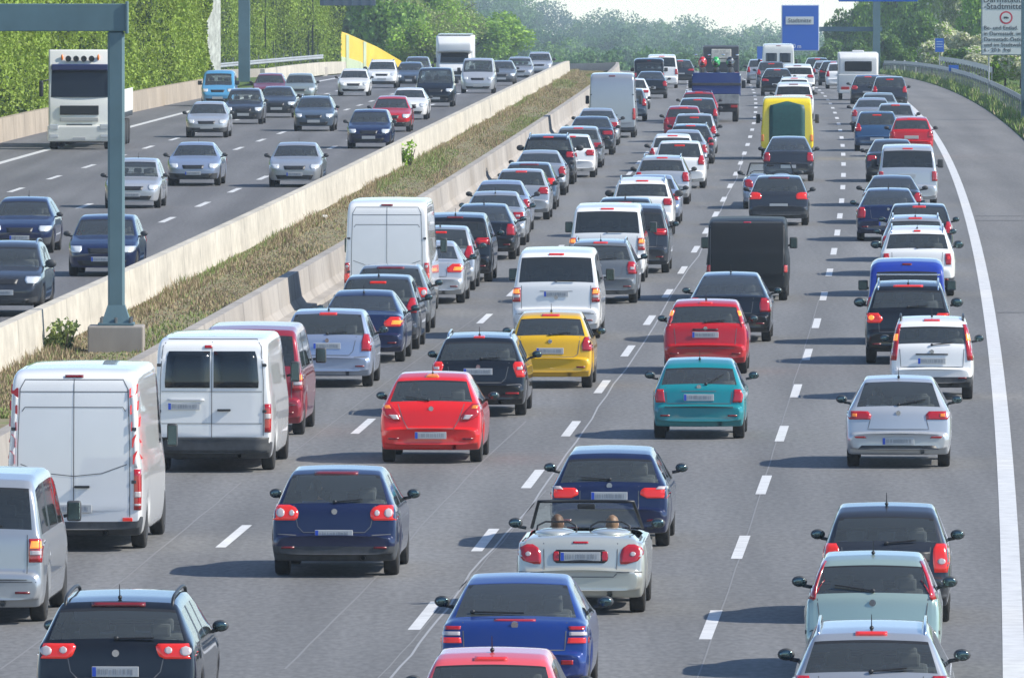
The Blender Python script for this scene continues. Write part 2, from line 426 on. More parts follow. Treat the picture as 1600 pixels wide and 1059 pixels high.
def mirror_bm(s, sx):
    bm = bmesh.new(); mx, my, mz = s['mirror']; sz = s.get('msize', (.095, .045, .068))
    if sz[2] > .1: box(bm, (sx * (mx + .10), my, mz + .02), (sz[0] * 1.7, sz[1] * 1.8, sz[2] * 1.8), .035, 2)
    else: ball(bm, (sx * (mx + .10), my, mz + .02), sz, u=12, v=8)
    bmesh.ops.delete(bm, geom=[v for v in bm.verts if False], context='VERTS') if False else None
    tube(bm, [(sx * (mx - .04), my + .03, mz - .05), (sx * (mx + .06), my + .02, mz - .03)], .025, 6)
    return bm
def head_seats(bm, s):
    yb = s['seat_y']; zt = s['seat_z']
    for i, y in enumerate(yb):
        xs = (-.36, .36) if i == len(yb) - 1 or s.get('sep') else (-.4, 0, .4)
        for x in xs:
            box(bm, (x, y, zt - .42), (.46 if len(xs) == 2 else .41, .13, .62), .05, rx=-.18)
            box(bm, (x, y - .03, zt - .01), (.23, .08, .15), .035)
def interior(root, s):
    bm = bmesh.new(); head_seats(bm, s)
    y0, y1 = s['cab']; b = s['belt']
    box(bm, (0, (y0 + y1) / 2, b - .32), (s['hw'] * 1.7, y1 - y0, .04))
    box(bm, (0, y1 - .12, b - .16), (s['hw'] * 1.6, .36, .26), .05)
    if s.get('shelf', True): box(bm, (0, y0 + .2, b - .03), (s['hw'] * 1.5, .42, .03))
    obj('seats', bm, SEAT, root)

LETT = None
def plate(root, bvh, x, z, view, near, w=.52, rows=1):
    loc, n = hit(bvh, x, z, view); sg = -1 if view == 'r' else 1
    loc2, _ = hit(bvh, x + .2, z, view); loc3, _ = hit(bvh, x - .2, z, view); y = (min if sg < 0 else max)(loc.y, loc2.y, loc3.y) + sg * .016
    bm = bmesh.new(); box(bm, (x, y, z), (w, .012, .115), .004, 1)
    o = obj('number_plate', bm, PLT, root)
    if near:
        bm = bmesh.new(); box(bm, (x + sg * (w / 2 - .025), y + sg * .0065, z), (.042, .004, .104)); obj('plate_band', bm, PLB, o)
        bm = bmesh.new(); rr = random.Random(int(abs(z * 1000) + w * 100))
        xx = -w / 2 + .07
        while xx < w / 2 - .05:     # a run of small illegible strokes, as on the photograph's blurred plates
            box(bm, (x - sg * xx, y + sg * .0065, z + rr.uniform(-.006, .006)), (.006, .004, .06)); xx += rr.choice((.013, .016, .022, .034))
        obj('plate_marks', bm, PLM, o)
    return o

def build(s, near=True, front=False):
    """one vehicle of the given pattern, returned as its empty; the paint slot is set per copy"""
    root = empty('proto'); L, hw, belt = s['L'], s['hw'], s['belt']
    ms, bvh = split(shell(s))
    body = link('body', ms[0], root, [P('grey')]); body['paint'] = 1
    dark = GLD if s.get('dark') else GL
    if 1 in ms: link('rear_window', ms[1], root, [dark, BLK])
    if 2 in ms: link('windscreen', ms[2], root, [GL, BLK])
    if 3 in ms:
        for m_ in pieces(ms[3]): link('side_window', m_, root, [dark, BLK])
    if 4 in ms:
        for m_ in pieces(ms[4]): link('trim_panel', m_, root, [PLA if s.get('lowtrim') else BLK, BLK])
    if s.get('cab'): interior(root, s)
    # underbody
    bm = bmesh.new(); box(bm, (0, L / 2, .36), (hw * 1.5, L - .5, .22)); tube(bm, [(hw * .45, .03, .27), (hw * .45, .5, .27)], .035, 8, cap=False)
    box(bm, (0, s['wheels'][0], .3), (hw * 1.5, .12, .12), .03); obj('underbody', bm, BLK, root)
    add_wheels(root, s)
    for sx in (1, -1):
        bm = mirror_bm(s, sx); m = obj('wing_mirror', bm, s.get('mm', PLA), root, smooth=True)
        if s.get('mp'): m['paint'] = 1
        if near:
            mx, my, mz = s['mirror']; sz = s.get('msize', (.095, .045, .068))
            bm = bmesh.new()
            if sz[2] > .1: box(bm, (sx * (mx + .10), my - sz[1] * .9, mz + .02), (sz[0] * 1.4, .012, sz[2] * 1.5), .005, 1)
            else: ball(bm, (sx * (mx + .10), my - sz[1] * .82, mz + .02), (sz[0] * .8, .012, sz[2] * .78))
            obj('mirror_glass', bm, MIR, m)
    # lights
    for l in s.get('lights', []):
        nm, m, rows, view = l[0], l[1], l[2], l[3]
        sides = (1, -1) if nm not in ('high_brake_light', 'grille', 'air_intake', 'badge', 'tailgate_trim', 'tailgate_handle', 'bumper_strip', 'rear_panel') else (1,)
        for sx in sides:
            bm = patch(bvh, rows, view, sx, off=l[4] if len(l) > 4 else .01, nc=8 if sides == (1,) else 6)
            o = obj(nm, bm, m, root, smooth=True)
            if near and len(l) > 5:
                for (mm, rw2) in l[5]:
                    b2 = patch(bvh, rw2, view, sx, nc=4, nr_=6, off=(l[4] if len(l) > 4 else .01) + .006); obj('lens', b2, mm, o, smooth=True)
    if near:
        bm = None
        for pts in s.get('seams', []): bm = seam(bvh, pts, view='r', bm=bm)
        if bm: obj('panel_gap', bm, GAP, root)
        if s['L'] < 4.9 and not s.get('hole'):
            zb_ = s.get('badge', .90); loc, n_ = hit(bvh, 0, zb_, 'r'); b3 = bmesh.new(); bmesh.ops.create_cone(b3, cap_ends=True, segments=16, radius1=.045, radius2=.04, depth=.02, matrix=Matrix.Translation(loc + n_ * .008) @ Matrix.Rotation(R(90), 4, 'X')); obj('badge', b3, CHR, root)
            if not any(l[0] == 'reflector' for l in s.get('lights', [])):
                for sx in (1, -1): obj('reflector', patch(bvh, [(.40, hw * .62, hw * .82), (.43, hw * .62, hw * .82)], 'r', sx, nc=3, nr_=1, off=.01), REDD, root)
        if s.get('wiper'):
            (x0, z0), (x1, z1) = s['wiper']; bm = bmesh.new(); a, n = hit(bvh, x0, z0, 'r'); b, n2 = hit(bvh, x1, z1, 'r')
            tube(bm, [a + n * .02, b + n2 * .03], .011, 5); ball(bm, a + n * .02, (.03, .02, .025)); obj('wiper', bm, BLK, root)
    if s.get('plate'): plate(root, bvh, 0, s['plate'], 'r', near)
    if s.get('fplate'): plate(root, bvh, 0, s['fplate'], 'f', near)
    if s.get('antenna') and near:
        ay = s['antenna']; zt = interp(s['top'], ay); bm = bmesh.new(); tube(bm, [(0, ay, zt), (0, ay - .09, zt + .17)], .008, 5, r2=.004); ball(bm, (0, ay, zt + .02), (.025, .04, .025)); obj('antenna', bm, BLK, root)
    if s.get('rails'):
        y0, y1 = s['rails']; rw = s.get('rw', .68) * hw - .03
        for sx in (1, -1):
            bm = bmesh.new(); zf = lambda y: interp(s['top'], y) - .035
            tube(bm, [(sx * rw, y0, zf(y0) - .01), (sx * rw, y0 + .14, zf(y0 + .14) + .055)] + [(sx * rw, y0 + (y1 - y0) * k / 6, zf(y0 + (y1 - y0) * k / 6) + .06) for k in range(1, 6)] + [(sx * rw, y1 - .14, zf(y1 - .14) + .055), (sx * rw, y1, zf(y1) - .01)], .02, 6); obj('roof_rail', bm, s.get('railm', BLK), root, smooth=True)
        if s.get('bars'):
            for y in s['bars']:
                bm = bmesh.new(); box(bm, (0, y, max(z for _, z in s['top']) + .09), (rw * 2.15, .06, .035), .01); obj('roof_bar', bm, s.get('barm', BLK), root)
    for fn in s.get('extra', []): fn(root, bvh, s)
    return root
KIDS = {}
def tree_of(root):
    r = []
    for o in bpy.data.objects:
        if o.parent == root: r.append((o, [q for q in bpy.data.objects if q.parent == o]))
    return r
# ---------------------------------------------------------------- patterns of vehicle
def lamp(nm, m, rows, view='r', off=.012, subs=None):
    return (nm, m, rows, view, off, subs) if subs else (nm, m, rows, view, off)
def fronts(hw, z=.66, big=1.0, chrome=False, gw=.36):
    return [lamp('headlight', HEADL, [(z - .07, hw * .62, hw * .84), (z, hw * .56, hw * .93), (z + .08 * big, hw * .58, hw * .93)], 'f', .012),
            lamp('grille', BLK, [(z - .09, -hw * gw, hw * gw), (z + .03, -hw * gw * 1.12, hw * gw * 1.12)], 'f', .01),
            lamp('air_intake', BLK, [(.27, -hw * .62, hw * .62), (.40, -hw * .7, hw * .7)], 'f', .01)]
def brake(z, w=.17, on=True): return lamp('high_brake_light', REDON if on else REDD, [(z - .013, -w, w), (z + .013, -w, w)], 'r', .02)
def hatch(**k):
    s = dict(L=4.2, hw=.88, belt=.93, seat_y=(1.15, 2.1), seat_z=1.08, cab=(.2, 2.95), wheels=(.82, 3.4), mirror=(.86, 2.75, 1.0),
        top=[(0, .50), (.02, .66), (.06, .88), (.11, .955), (.16, 1.0), (.30, 1.19), (.44, 1.35), (.52, 1.405), (.75, 1.455), (1.5, 1.48), (2.05, 1.455), (2.3, 1.39), (2.65, 1.18), (2.95, 1.0), (3.1, .955), (3.6, .86), (3.95, .77), (4.12, .66), (4.2, .5)],
        rear_glass=(.16, .50), screen=(2.28, 2.96), side=(.78, 2.72), pillars=(1.55,), plate=.62, fplate=.43, zs=.74)
    s['lights'] = [lamp('tail_light', REDL, [(.76, .56, .86), (.86, .50, .87), (.95, .58, .84)])] + fronts(.88)
    s['lights'].append(brake(1.395)); s['seams'] = [[(-.56, .98), (-.5, .70), (-.42, .62), (.42, .62), (.5, .70), (.56, .98)], [(-.84, .60), (-.52, .58)], [(.52, .58), (.84, .60)]]
    s['wiper'] = ((0, 1.02), (.38, 1.05)); s['antenna'] = .8
    s.update(k); return s
def golf():
    s = hatch(gin=.15, rw=.69, lowtrim=1)
    s['lights'] = [lamp('tail_light', REDON, [(.785, .54, .84), (.82, .50, .86), (.90, .49, .87), (.96, .54, .85), (.985, .62, .80)], subs=[(WHL, disc_rows(.74, .88, .055, .06)), (WHL, disc_rows(.585, .88, .035, .04))]), brake(1.40, .3, False)] + fronts(.88)
    s['plate'] = .60; s['antenna'] = None; return s
def corsa():
    s = hatch(L=4.0, hw=.855, rw=.66, gin=.19, wheels=(.72, 3.25), mirror=(.84, 2.6, 1.0),
        top=[(0, .50), (.02, .66), (.07, .86), (.13, .95), (.20, 1.02), (.36, 1.22), (.52, 1.38), (.62, 1.42), (.9, 1.47), (1.5, 1.485), (2.0, 1.455), (2.25, 1.38), (2.6, 1.16), (2.9, .99), (3.05, .94), (3.5, .84), (3.8, .74), (3.93, .62), (4.0, .5)], rear_glass=(.20, .54), screen=(2.22, 2.9), side=(.95, 2.6), pillars=())
    s['lights'] = [lamp('tail_light', REDL, [(.70, .50, .60), (.78, .50, .78), (.88, .58, .82), (.98, .68, .80)], subs=[(WHL, [(.73, .53, .62), (.80, .56, .70)]), (ORNL, [(.90, .66, .76), (.95, .69, .78)])]), brake(1.43, .12, False)] + fronts(.855)
    s['lights'][1] = lamp('high_brake_light', ORNL, [(1.40, -.11, .11), (1.44, -.07, .07)], off=.03)
    s['plate'] = .47; s['seams'] = [[(-.55, .98), (-.46, .72), (-.38, .58), (.38, .58), (.46, .72), (.55, .98)]]; s['wiper'] = ((-.05, 1.03), (-.42, 1.08)); return s
def small(**k):
    s = hatch(L=3.75, hw=.82, rw=.69, gin=.16, belt=.92, wheels=(.62, 3.0), mirror=(.81, 2.45, 1.0), seat_y=(1.0, 1.85), cab=(.2, 2.7),
        top=[(0, .50), (.02, .68), (.05, .88), (.09, .96), (.13, 1.0), (.25, 1.19), (.37, 1.34), (.46, 1.395), (.7, 1.44), (1.3, 1.46), (1.8, 1.44), (2.05, 1.37), (2.4, 1.16), (2.68, .99), (2.85, .94), (3.3, .84), (3.6, .72), (3.7, .62), (3.75, .5)], rear_glass=(.13, .39), screen=(2.02, 2.7), side=(.7, 2.45), pillars=(1.35,))
    s['lights'] = [lamp('tail_light', REDL, [(.72, .62, .80), (.84, .60, .81), (.98, .66, .78)])] + fronts(.82) + [brake(1.38)]
    s['seams'] = [[(-.57, .98), (-.53, .66), (-.45, .6), (.45, .6), (.53, .66), (.57, .98)]]; s['plate'] = .72
    s.update(k); return s
def high_small(lit=True):       # tall lights up the pillars
    s = small(L=3.55, hw=.79, rw=.78, belt=.95, gin=.10, top=[(0, .50), (.02, .80), (.04, .92), (.07, 1.0), (.10, 1.04), (.17, 1.22), (.25, 1.38), (.33, 1.46), (.6, 1.52), (1.3, 1.54), (1.8, 1.51), (2.05, 1.42), (2.4, 1.2), (2.65, 1.04), (2.8, .98), (3.1, .90), (3.4, .78), (3.5, .66), (3.55, .5)], rear_glass=(.10, .26), screen=(2.02, 2.66), wheels=(.55, 2.85), side=(.5, 2.4), mirror=(.79, 2.4, 1.05), seat_z=1.2, lowtrim=1, rails=(.5, 2.0))
    s['lights'] = [lamp('tail_light', REDL, [(.74, .66, .77), (1.0, .63, .76), (1.25, .61, .70), (1.40, .575, .64)], subs=[(ORNON if lit else ORNL, [(1.10, .645, .71), (1.22, .63, .69)])]), brake(1.47, .15, lit)] + fronts(.79)
    s['seams'] = [[(-.6, .95), (-.58, .62), (.58, .62), (.6, .95)]]; s['plate'] = .73
    s['lights'].append(lamp('tailgate_handle', BLK, [(.84, -.3, .3), (.865, -.3, .3)], off=.02)); return s
def mintc():
    s = small(hw=.825, rw=.70, L=3.82); s['lights'] = [lamp('tail_light', REDL, [(.94, .68, .76), (1.1, .66, .75), (1.25, .61, .69), (1.37, .555, .61)]), lamp('bumper_strip', PLA, [(.53, -.79, .79), (.575, -.79, .79)], off=.015)] + fronts(.82)
    s['gin'] = .13; s['plate'] = .45; s['wiper'] = ((0, 1.03), (-.45, 1.09)); s['seams'] = [[(-.66, .95), (-.62, .62), (.62, .62), (.66, .95)]]
    return s
def tealc():
    s = small(hw=.81, rw=.70, L=3.8, top=[(0, .50), (.02, .66), (.05, .84), (.09, .90), (.14, .94), (.28, 1.10), (.42, 1.24), (.52, 1.30), (.8, 1.36), (1.4, 1.38), (1.8, 1.36), (2.05, 1.29), (2.4, 1.1), (2.7, .93), (2.85, .89), (3.3, .80), (3.6, .70), (3.74, .60), (3.8, .5)], belt=.86, rear_glass=(.14, .46), seat_z=1.06)
    s['lights'] = [lamp('tail_light', REDL, [(.64, .58, .74), (.76, .60, .76), (.86, .61, .72)]), lamp('bumper_strip', PLA, [(.55, -.78, .78), (.565, -.78, .78)], off=.004)] + fronts(.81)
    s['seams'] = [[(-.58, .9), (-.55, .62), (.55, .62), (.58, .9)], [(-.3, .83), (.3, .83)]]; s['wiper'] = ((.12, .94), (.42, 1.1)); s['plate'] = .725; s['zs'] = .66; return s
def redc():
    s = small(hw=.845, rw=.72, L=3.9, gin=.15); s['lights'] = [lamp('tail_light', REDL, [(.98, .69, .78), (1.1, .66, .75), (1.25, .60, .69)], subs=[(ORNON, [(1.14, .655, .71), (1.24, .62, .68)])]), brake(1.39, .13), lamp('tailgate_handle', BLK, [(.87, -.25, .25), (.895, -.25, .25)], off=.015)] + fronts(.84)
    s['plate'] = .78; s['seams'] = [[(-.62, .98), (-.58, .52), (.58, .52), (.62, .98)]]; return s
def mazda():
    s = hatch(hw=.875, rw=.64, gin=.24, L=4.3); s['lights'] = [lamp('tail_light', REDL, [(.80, .46, .80), (.87, .44, .84), (.93, .50, .83)], subs=[(ORNL, [(.84, .68, .76), (.89, .68, .76)])]), lamp('reflector', REDL, [(.50, .52, .70), (.53, .54, .72)]), lamp('bumper_strip', BLK, [(.32, -.66, .66), (.38, -.60, .60)], off=.012)] + fronts(.875)
    s['plate'] = .45; s['seams'] = [[(-.46, .80), (-.50, .64), (.50, .64), (.46, .80)]]; s['wiper'] = ((0, 1.03), (.44, 1.10)); s['bulge'] = .08; return s
def getz():
    s = small(hw=.84, rw=.72, L=3.85, top=[(0, .52), (.02, .70), (.05, .92), (.09, 1.0), (.13, 1.04), (.24, 1.22), (.35, 1.36), (.44, 1.42), (.7, 1.48), (1.3, 1.5), (1.8, 1.48), (2.1, 1.4), (2.45, 1.19), (2.75, 1.02), (2.9, .96), (3.35, .86), (3.65, .74), (3.8, .64), (3.85, .5)], belt=.95, rear_glass=(.13, .36), gin=.2)
    s['lights'] = [lamp('tail_light', REDON, [(.66, .62, .78), (.80, .60, .81), (.95, .60, .80), (1.02, .64, .76)], subs=[(WHL, disc_rows(.71, .80, .05, .04))]), lamp('rear_panel', BLK, [(.80, -.56, .56), (.92, -.56, .56)], off=.006)] + fronts(.84)
    s['plate'] = .74; return s
def estate(**k):
    s = hatch(L=4.6, hw=.88, cab=(.2, 3.35), seat_y=(1.5, 2.5), wheels=(.95, 3.7), mirror=(.86, 3.15, 1.0), rw=.68, gin=.17,
        top=[(0, .52), (.02, .68), (.06, .90), (.10, .97), (.14, 1.01), (.28, 1.20), (.44, 1.37), (.54, 1.42), (.9, 1.455), (1.8, 1.48), (2.4, 1.46), (2.7, 1.39), (3.05, 1.19), (3.35, 1.01), (3.5, .96), (4.0, .87), (4.35, .77), (4.53, .66), (4.6, .5)], rear_glass=(.14, .46), screen=(2.66, 3.36), side=(.62, 3.1), pillars=(1.25, 2.0), rails=(.6, 2.5), railm=CHR)
    s['lights'] = [lamp('tail_light', REDL, [(.70, .66, .85), (.86, .62, .86), (.98, .66, .82)], subs=[(WHL, [(.80, .70, .80), (.86, .70, .80)])])] + fronts(.88) + [brake(1.405)]
    s.update(k); return s
def passat():
    s = estate(L=4.77, hw=.91, gin=.15, rw=.69, rails=(.55, 2.7)); s['lights'] = [lamp('tail_light', REDON, [(.84, .55, .83), (.87, .48, .88), (.97, .44, .89), (1.0, .47, .87)], off=.012, subs=[(WHL, disc_rows(.775, .92, .062, .052)), (WHL, disc_rows(.585, .93, .042, .038))]), brake(1.41, .3, False)] + fronts(.9)
    s['plate'] = .70; s['wiper'] = ((0, 1.05), (.42, 1.05)); s['antenna'] = .75; s['railm'] = BLK
    s['top'] = [(y, z + (.03 if z > .8 else .0)) for y, z in s['top']]; s['belt'] = .98; return s
def bmwt():
    s = estate(L=4.5, hw=.87, gin=.17, rw=.66, rails=None); s['top'] = [(y, z - (.07 if z > .9 else .03)) for y, z in s['top']]; s['belt'] = .88; s['seat_z'] = 1.06; s['cab'] = (.2, 3.2)
    s['lights'] = [lamp('tail_light', REDON, [(.73, .54, .82), (.78, .44, .86), (.84, .45, .86), (.87, .50, .84)], subs=[(WHL, [(.85, .66, .83), (.885, .70, .82)])])] + fronts(.87); s['plate'] = .76; s['wiper'] = ((0, .98), (-.4, 1.0)); s['antenna'] = None; s['zs'] = .68; s['seams'] = [[(-.42, .9), (-.42, .56), (.42, .56), (.42, .9)]]; return s
def skoda():
    s = estate(L=4.5, hw=.87, gin=.17); s['lights'] = [lamp('tail_light', REDON, [(.72, .70, .83), (.82, .66, .85), (.93, .62, .85), (.99, .66, .80)], subs=[(WHL, [(.85, .70, .80), (.90, .70, .80)])]), lamp('reflector', REDL, [(.42, .50, .74), (.45, .50, .74)])] + fronts(.87) + [brake(1.42, .1)]; s['plate'] = .82; s['wiper'] = ((.05, 1.04), (.4, 1.05)); return s
def sedan(**k):
    s = hatch(L=4.65, hw=.89, rw=.64, gin=.20, belt=.92, cab=(1.0, 3.45), seat_y=(1.75, 2.55), wheels=(1.0, 3.75), mirror=(.87, 3.2, .99), seat_z=1.1,
        top=[(0, .52), (.03, .70), (.08, .93), (.13, .985), (.30, 1.0), (.62, 1.0), (.72, 1.03), (1.0, 1.17), (1.3, 1.32), (1.45, 1.375), (1.75, 1.42), (2.2, 1.43), (2.6, 1.405), (2.85, 1.34), (3.15, 1.17), (3.45, 1.0), (3.6, .95), (4.05, .86), (4.4, .77), (4.58, .66), (4.65, .5)], rear_glass=(.72, 1.34), screen=(2.82, 3.46), side=(1.3, 3.2), pillars=(2.2,), antenna=1.5)
    s['lights'] = [lamp('tail_light', REDL, [(.72, .56, .86), (.80, .50, .88), (.90, .54, .86)], subs=[(WHL, [(.78, .60, .72), (.83, .60, .72)])])] + fronts(.89)
    s['seams'] = [[(-.5, .95), (-.46, .64), (.46, .64), (.5, .95)]]; s['plate'] = .76; s['wiper'] = None; s['shelf'] = True
    s.update(k); return s
def merc():
    s = sedan(); s['lights'] = [lamp('tail_light', REDON, [(.74, .50, .80), (.82, .46, .86), (.93, .60, .86)], subs=[(ORNON, [(.78, .62, .80), (.86, .64, .84)])])] + fronts(.89); s['plate'] = .60; return s
def lift():
    s = sedan(L=4.5, top=[(0, .52), (.03, .72), (.07, .92), (.12, .985), (.20, 1.01), (.30, 1.06), (.62, 1.24), (.95, 1.38), (1.1, 1.42), (1.4, 1.455), (2.0, 1.47), (2.45, 1.44), (2.7, 1.37), (3.0, 1.18), (3.3, 1.01), (3.45, .96), (3.9, .87), (4.25, .77), (4.43, .66), (4.5, .5)], rear_glass=(.20, 1.0), screen=(2.66, 3.32), cab=(.4, 3.2), side=(1.1, 3.05), pillars=(1.95,), wheels=(.9, 3.6), mirror=(.87, 3.05, 1.0))
    s['lights'] = [lamp('tail_light', REDL, [(.66, .64, .86), (.82, .62, .87), (.95, .66, .84)])] + fronts(.89); s['plate'] = .50; return s
def brava():
    s = hatch(L=4.1, hw=.87, rw=.66, gin=.19, belt=.9, top=[(0, .52), (.02, .66), (.06, .84), (.12, .93), (.22, .96), (.34, .98), (.62, 1.16), (.9, 1.31), (1.0, 1.345), (1.3, 1.40), (1.8, 1.42), (2.2, 1.39), (2.4, 1.33), (2.7, 1.15), (3.0, .98), (3.1, .94), (3.6, .84), (3.9, .74), (4.05, .62), (4.1, .5)], rear_glass=(.34, .94), screen=(2.36, 3.02), side=(1.05, 2.75), pillars=(1.75,), cab=(.5, 2.9))
    s['lights'] = [lamp('tail_light', REDL, [(.85, .63, .80), (.885, .62, .81)]), lamp('reversing_light', WHL, [(.785, .63, .83), (.825, .63, .82)]), lamp('brake_light', REDON, [(.70, .61, .85), (.76, .62, .85)]), lamp('high_brake_light', REDL, [(.945, -.24, .24), (.96, -.24, .24)]), lamp('reflector', REDL, [(.46, .54, .68), (.51, .54, .68)])] + fronts(.87)
    s['wiper'] = ((-.5, 1.02), (.1, 1.0)); s['plate'] = .60; s['antenna'] = None; s['seams'] = [[(-.6, .93), (-.58, .62), (.58, .62), (.6, .93)]]; return s
def suv(**k):
    s = estate(L=4.45, hw=.90, belt=1.05, zb=.28, wr=.35, rw=.72, gin=.17, ar=.39, archz=.04, rails=(.5, 2.3), seat_z=1.32, mirror=(.89, 2.9, 1.14), msize=(.13, .06, .10), wheels=(.85, 3.5), cab=(.2, 3.05), bz=.36,
        top=[(0, .60), (.02, .82), (.06, 1.02), (.10, 1.08), (.14, 1.13), (.27, 1.33), (.40, 1.50), (.50, 1.57), (.8, 1.63), (1.6, 1.66), (2.2, 1.63), (2.5, 1.55), (2.85, 1.32), (3.1, 1.14), (3.25, 1.09), (3.8, 1.0), (4.2, .9), (4.38, .74), (4.45, .56)], rear_glass=(.14, .43), screen=(2.46, 3.12), side=(.6, 2.9), pillars=(1.2, 1.9), lowtrim=1, zs=.86, plate=.86, fplate=.55)
    s['lights'] = [lamp('tail_light', REDL, [(.90, .62, .88), (1.0, .58, .89), (1.08, .62, .86)])] + fronts(.9, .82) + [brake(1.555)]
    s['seams'] = [[(-.6, 1.05), (-.58, .66), (.58, .66), (.6, 1.05)]]; s['wiper'] = ((0, 1.15), (.4, 1.17)); s['antenna'] = .7
    s.update(k); return s
def crossover():
    s = suv(hw=.88, lowtrim=0, railm=CHR, rails=(.5, 2.2), bars=(1.9,), barm=CHR); s['lights'] = [lamp('tail_light', REDON, [(.84, .56, .80), (.92, .50, .87), (1.03, .60, .87)], subs=[(ORNON, disc_rows(.74, .94, .055, .05)), (REDON, disc_rows(.60, .95, .04, .035))]), brake(1.56, .3)] + fronts(.88, .82); s['plate'] = .66; return s
def duster():
    s = suv(hw=.91, railm=CHR); s['lights'] = [lamp('tail_light', REDL, [(.76, .68, .80), (.9, .66, .81), (1.02, .67, .79)], subs=[(REDON, disc_rows(.735, .92, .035, .05))]), lamp('rear_panel', BLK, [(.80, -.36, .36), (.88, -.36, .36)], off=.02), brake(1.54, .08)] + fronts(.9, .82); s['plate'] = .55; s['gin'] = .2; s['rw'] = .70; return s
def mpv(**k):
    s = estate(L=4.75, hw=.94, belt=1.05, rw=.74, gin=.14, rails=None, dark=1, seat_z=1.32, seat_y=(1.0, 2.0, 3.0), mirror=(.92, 3.35, 1.12), cab=(.2, 3.6), wheels=(.9, 3.8),
        top=[(0, .58), (.02, .80), (.05, 1.0), (.08, 1.06), (.12, 1.11), (.22, 1.33), (.33, 1.52), (.42, 1.60), (.8, 1.66), (1.8, 1.7), (2.5, 1.67), (2.85, 1.58), (3.25, 1.32), (3.6, 1.11), (3.75, 1.05), (4.2, .95), (4.5, .84), (4.68, .70), (4.75, .5)], rear_glass=(.12, .36), screen=(2.8, 3.62), side=(.5, 3.4), pillars=(1.4, 2.3), zs=.84, plate=.72)
    s['lights'] = [lamp('tail_light', REDL, [(.94, .60, .92), (1.02, .50, .93), (1.1, .56, .90)], subs=[(REDON, [(1.0, .60, .8), (1.03, .60, .8)])])] + fronts(.94, .8) + [brake(1.585, .2, False)]
    s['seams'] = [[(-.62, 1.05), (-.6, .66), (.6, .66), (.62, 1.05)]]; s['wiper'] = ((0, 1.14), (.4, 1.16)); s.update(k); return s
def tvan(**k):
    s = mpv(L=4.89, hw=.95, belt=1.13, rw=.80, gin=.16, gl=1, wr=.33, mirror=(.95, 3.75, 1.25), msize=(.11, .06, .15), seat_z=1.42, seat_y=(1.1, 2.3, 3.4), cab=(.2, 4.0), wheels=(.95, 3.95), pillars=(1.5, 2.9), dark=1,
        top=[(0, .58), (.015, .85), (.03, 1.08), (.05, 1.16), (.07, 1.21), (.13, 1.45), (.20, 1.66), (.27, 1.76), (.42, 1.85), (1.0, 1.90), (2.6, 1.92), (3.1, 1.89), (3.4, 1.80), (3.8, 1.46), (4.1, 1.22), (4.25, 1.14), (4.55, 1.0), (4.75, .86), (4.84, .70), (4.89, .5)], rear_glass=(.07, .26), screen=(3.36, 4.12), side=(.45, 3.8), plate=.97, zs=.9, bulge=.03,
        plan=[(0, .90), (.03, .945), (.08, .97), (.2, .99), (.5, 1), (3.9, 1), (4.4, .96), (4.75, .86), (4.89, .72)])
    s['lights'] = [lamp('tail_light', REDL, [(.80, .76, .92), (.95, .755, .925), (1.10, .76, .92)], subs=[(ORNON, [(.98, .775, .91), (1.07, .79, .90)]), (WHL, [(.895, .775, .91), (.95, .775, .91)])]), brake(1.80, .16)] + fronts(.95, .82)
    s['seams'] = [[(-.74, 1.15), (-.74, .58), (.74, .58), (.74, 1.15)], [(-.86, .55), (.86, .55)], [(-.35, 1.03), (.35, 1.03)]]; s['wiper'] = ((0, 1.24), (.42, 1.26)); s['antenna'] = None; s.update(k); return s
def sprinter_extra(root, bvh, s):
    near = s.get('nearx')
    pass
HGT = {}
def bigvan(**k):
    hz = k.pop('height', 2.62)
    s = tvan(L=5.6, hw=.99, belt=1.35, rw=.86, gin=.10, mirror=(1.0, 4.45, 1.45), msize=(.09, .07, .19), seat_z=1.7, seat_y=(4.0,), cab=None, wheels=(1.15, 4.75), wr=.35, ar=.38,
        top=[(0, .56), (.015, .9), (.03, 1.42), (.06, 1.9), (.10, hz - .34), (.15, hz - .16), (.24, hz - .07), (.5, hz - .02), (1.5, hz), (3.6, hz), (4.1, hz - .08), (4.4, hz - .35), (4.75, 1.65), (4.95, 1.38), (5.1, 1.22), (5.35, 1.0), (5.5, .8), (5.6, .5)], rear_glass=None, screen=(4.38, 4.97), side=(3.9, 4.5), pillars=(), plate=.62,
        plan=[(0, .93), (.02, .955), (.06, .975), (.2, .99), (.5, 1), (4.6, 1), (5.1, .96), (5.5, .86), (5.6, .74)], bulge=.02, zs=1.05, lowtrim=1)
    s['lights'] = [lamp('tail_light', REDL, [(.74, .84, .95), (.95, .84, .955), (1.20, .85, .945)], subs=[(REDON, [(.80, .85, .945), (.95, .85, .945)]), (WHL, disc_rows(.895, 1.12, .03, .035))]), brake(hz - .13, .13, False)] + fronts(.98, .85)
    s['seams'] = [[(0, .5), (0, hz - .16)], [(-.80, .5), (-.80, 1.5), (-.77, hz - .3), (-.70, hz - .17), (.70, hz - .17), (.77, hz - .3), (.80, 1.5), (.80, .5)], [(-.78, hz - .34), (.78, hz - .34)], [(-.74, hz - .62), (-.70, hz - .56), (.70, hz - .56), (.74, hz - .62)], [(-.76, 1.25), (-.4, 1.12), (0, 1.08), (.4, 1.12), (.76, 1.25)]]
    s['wiper'] = None
    s['extra'] = [lambda root, bvh, s: handle(root, bvh, .12, .93)]
    s.update(k); return s
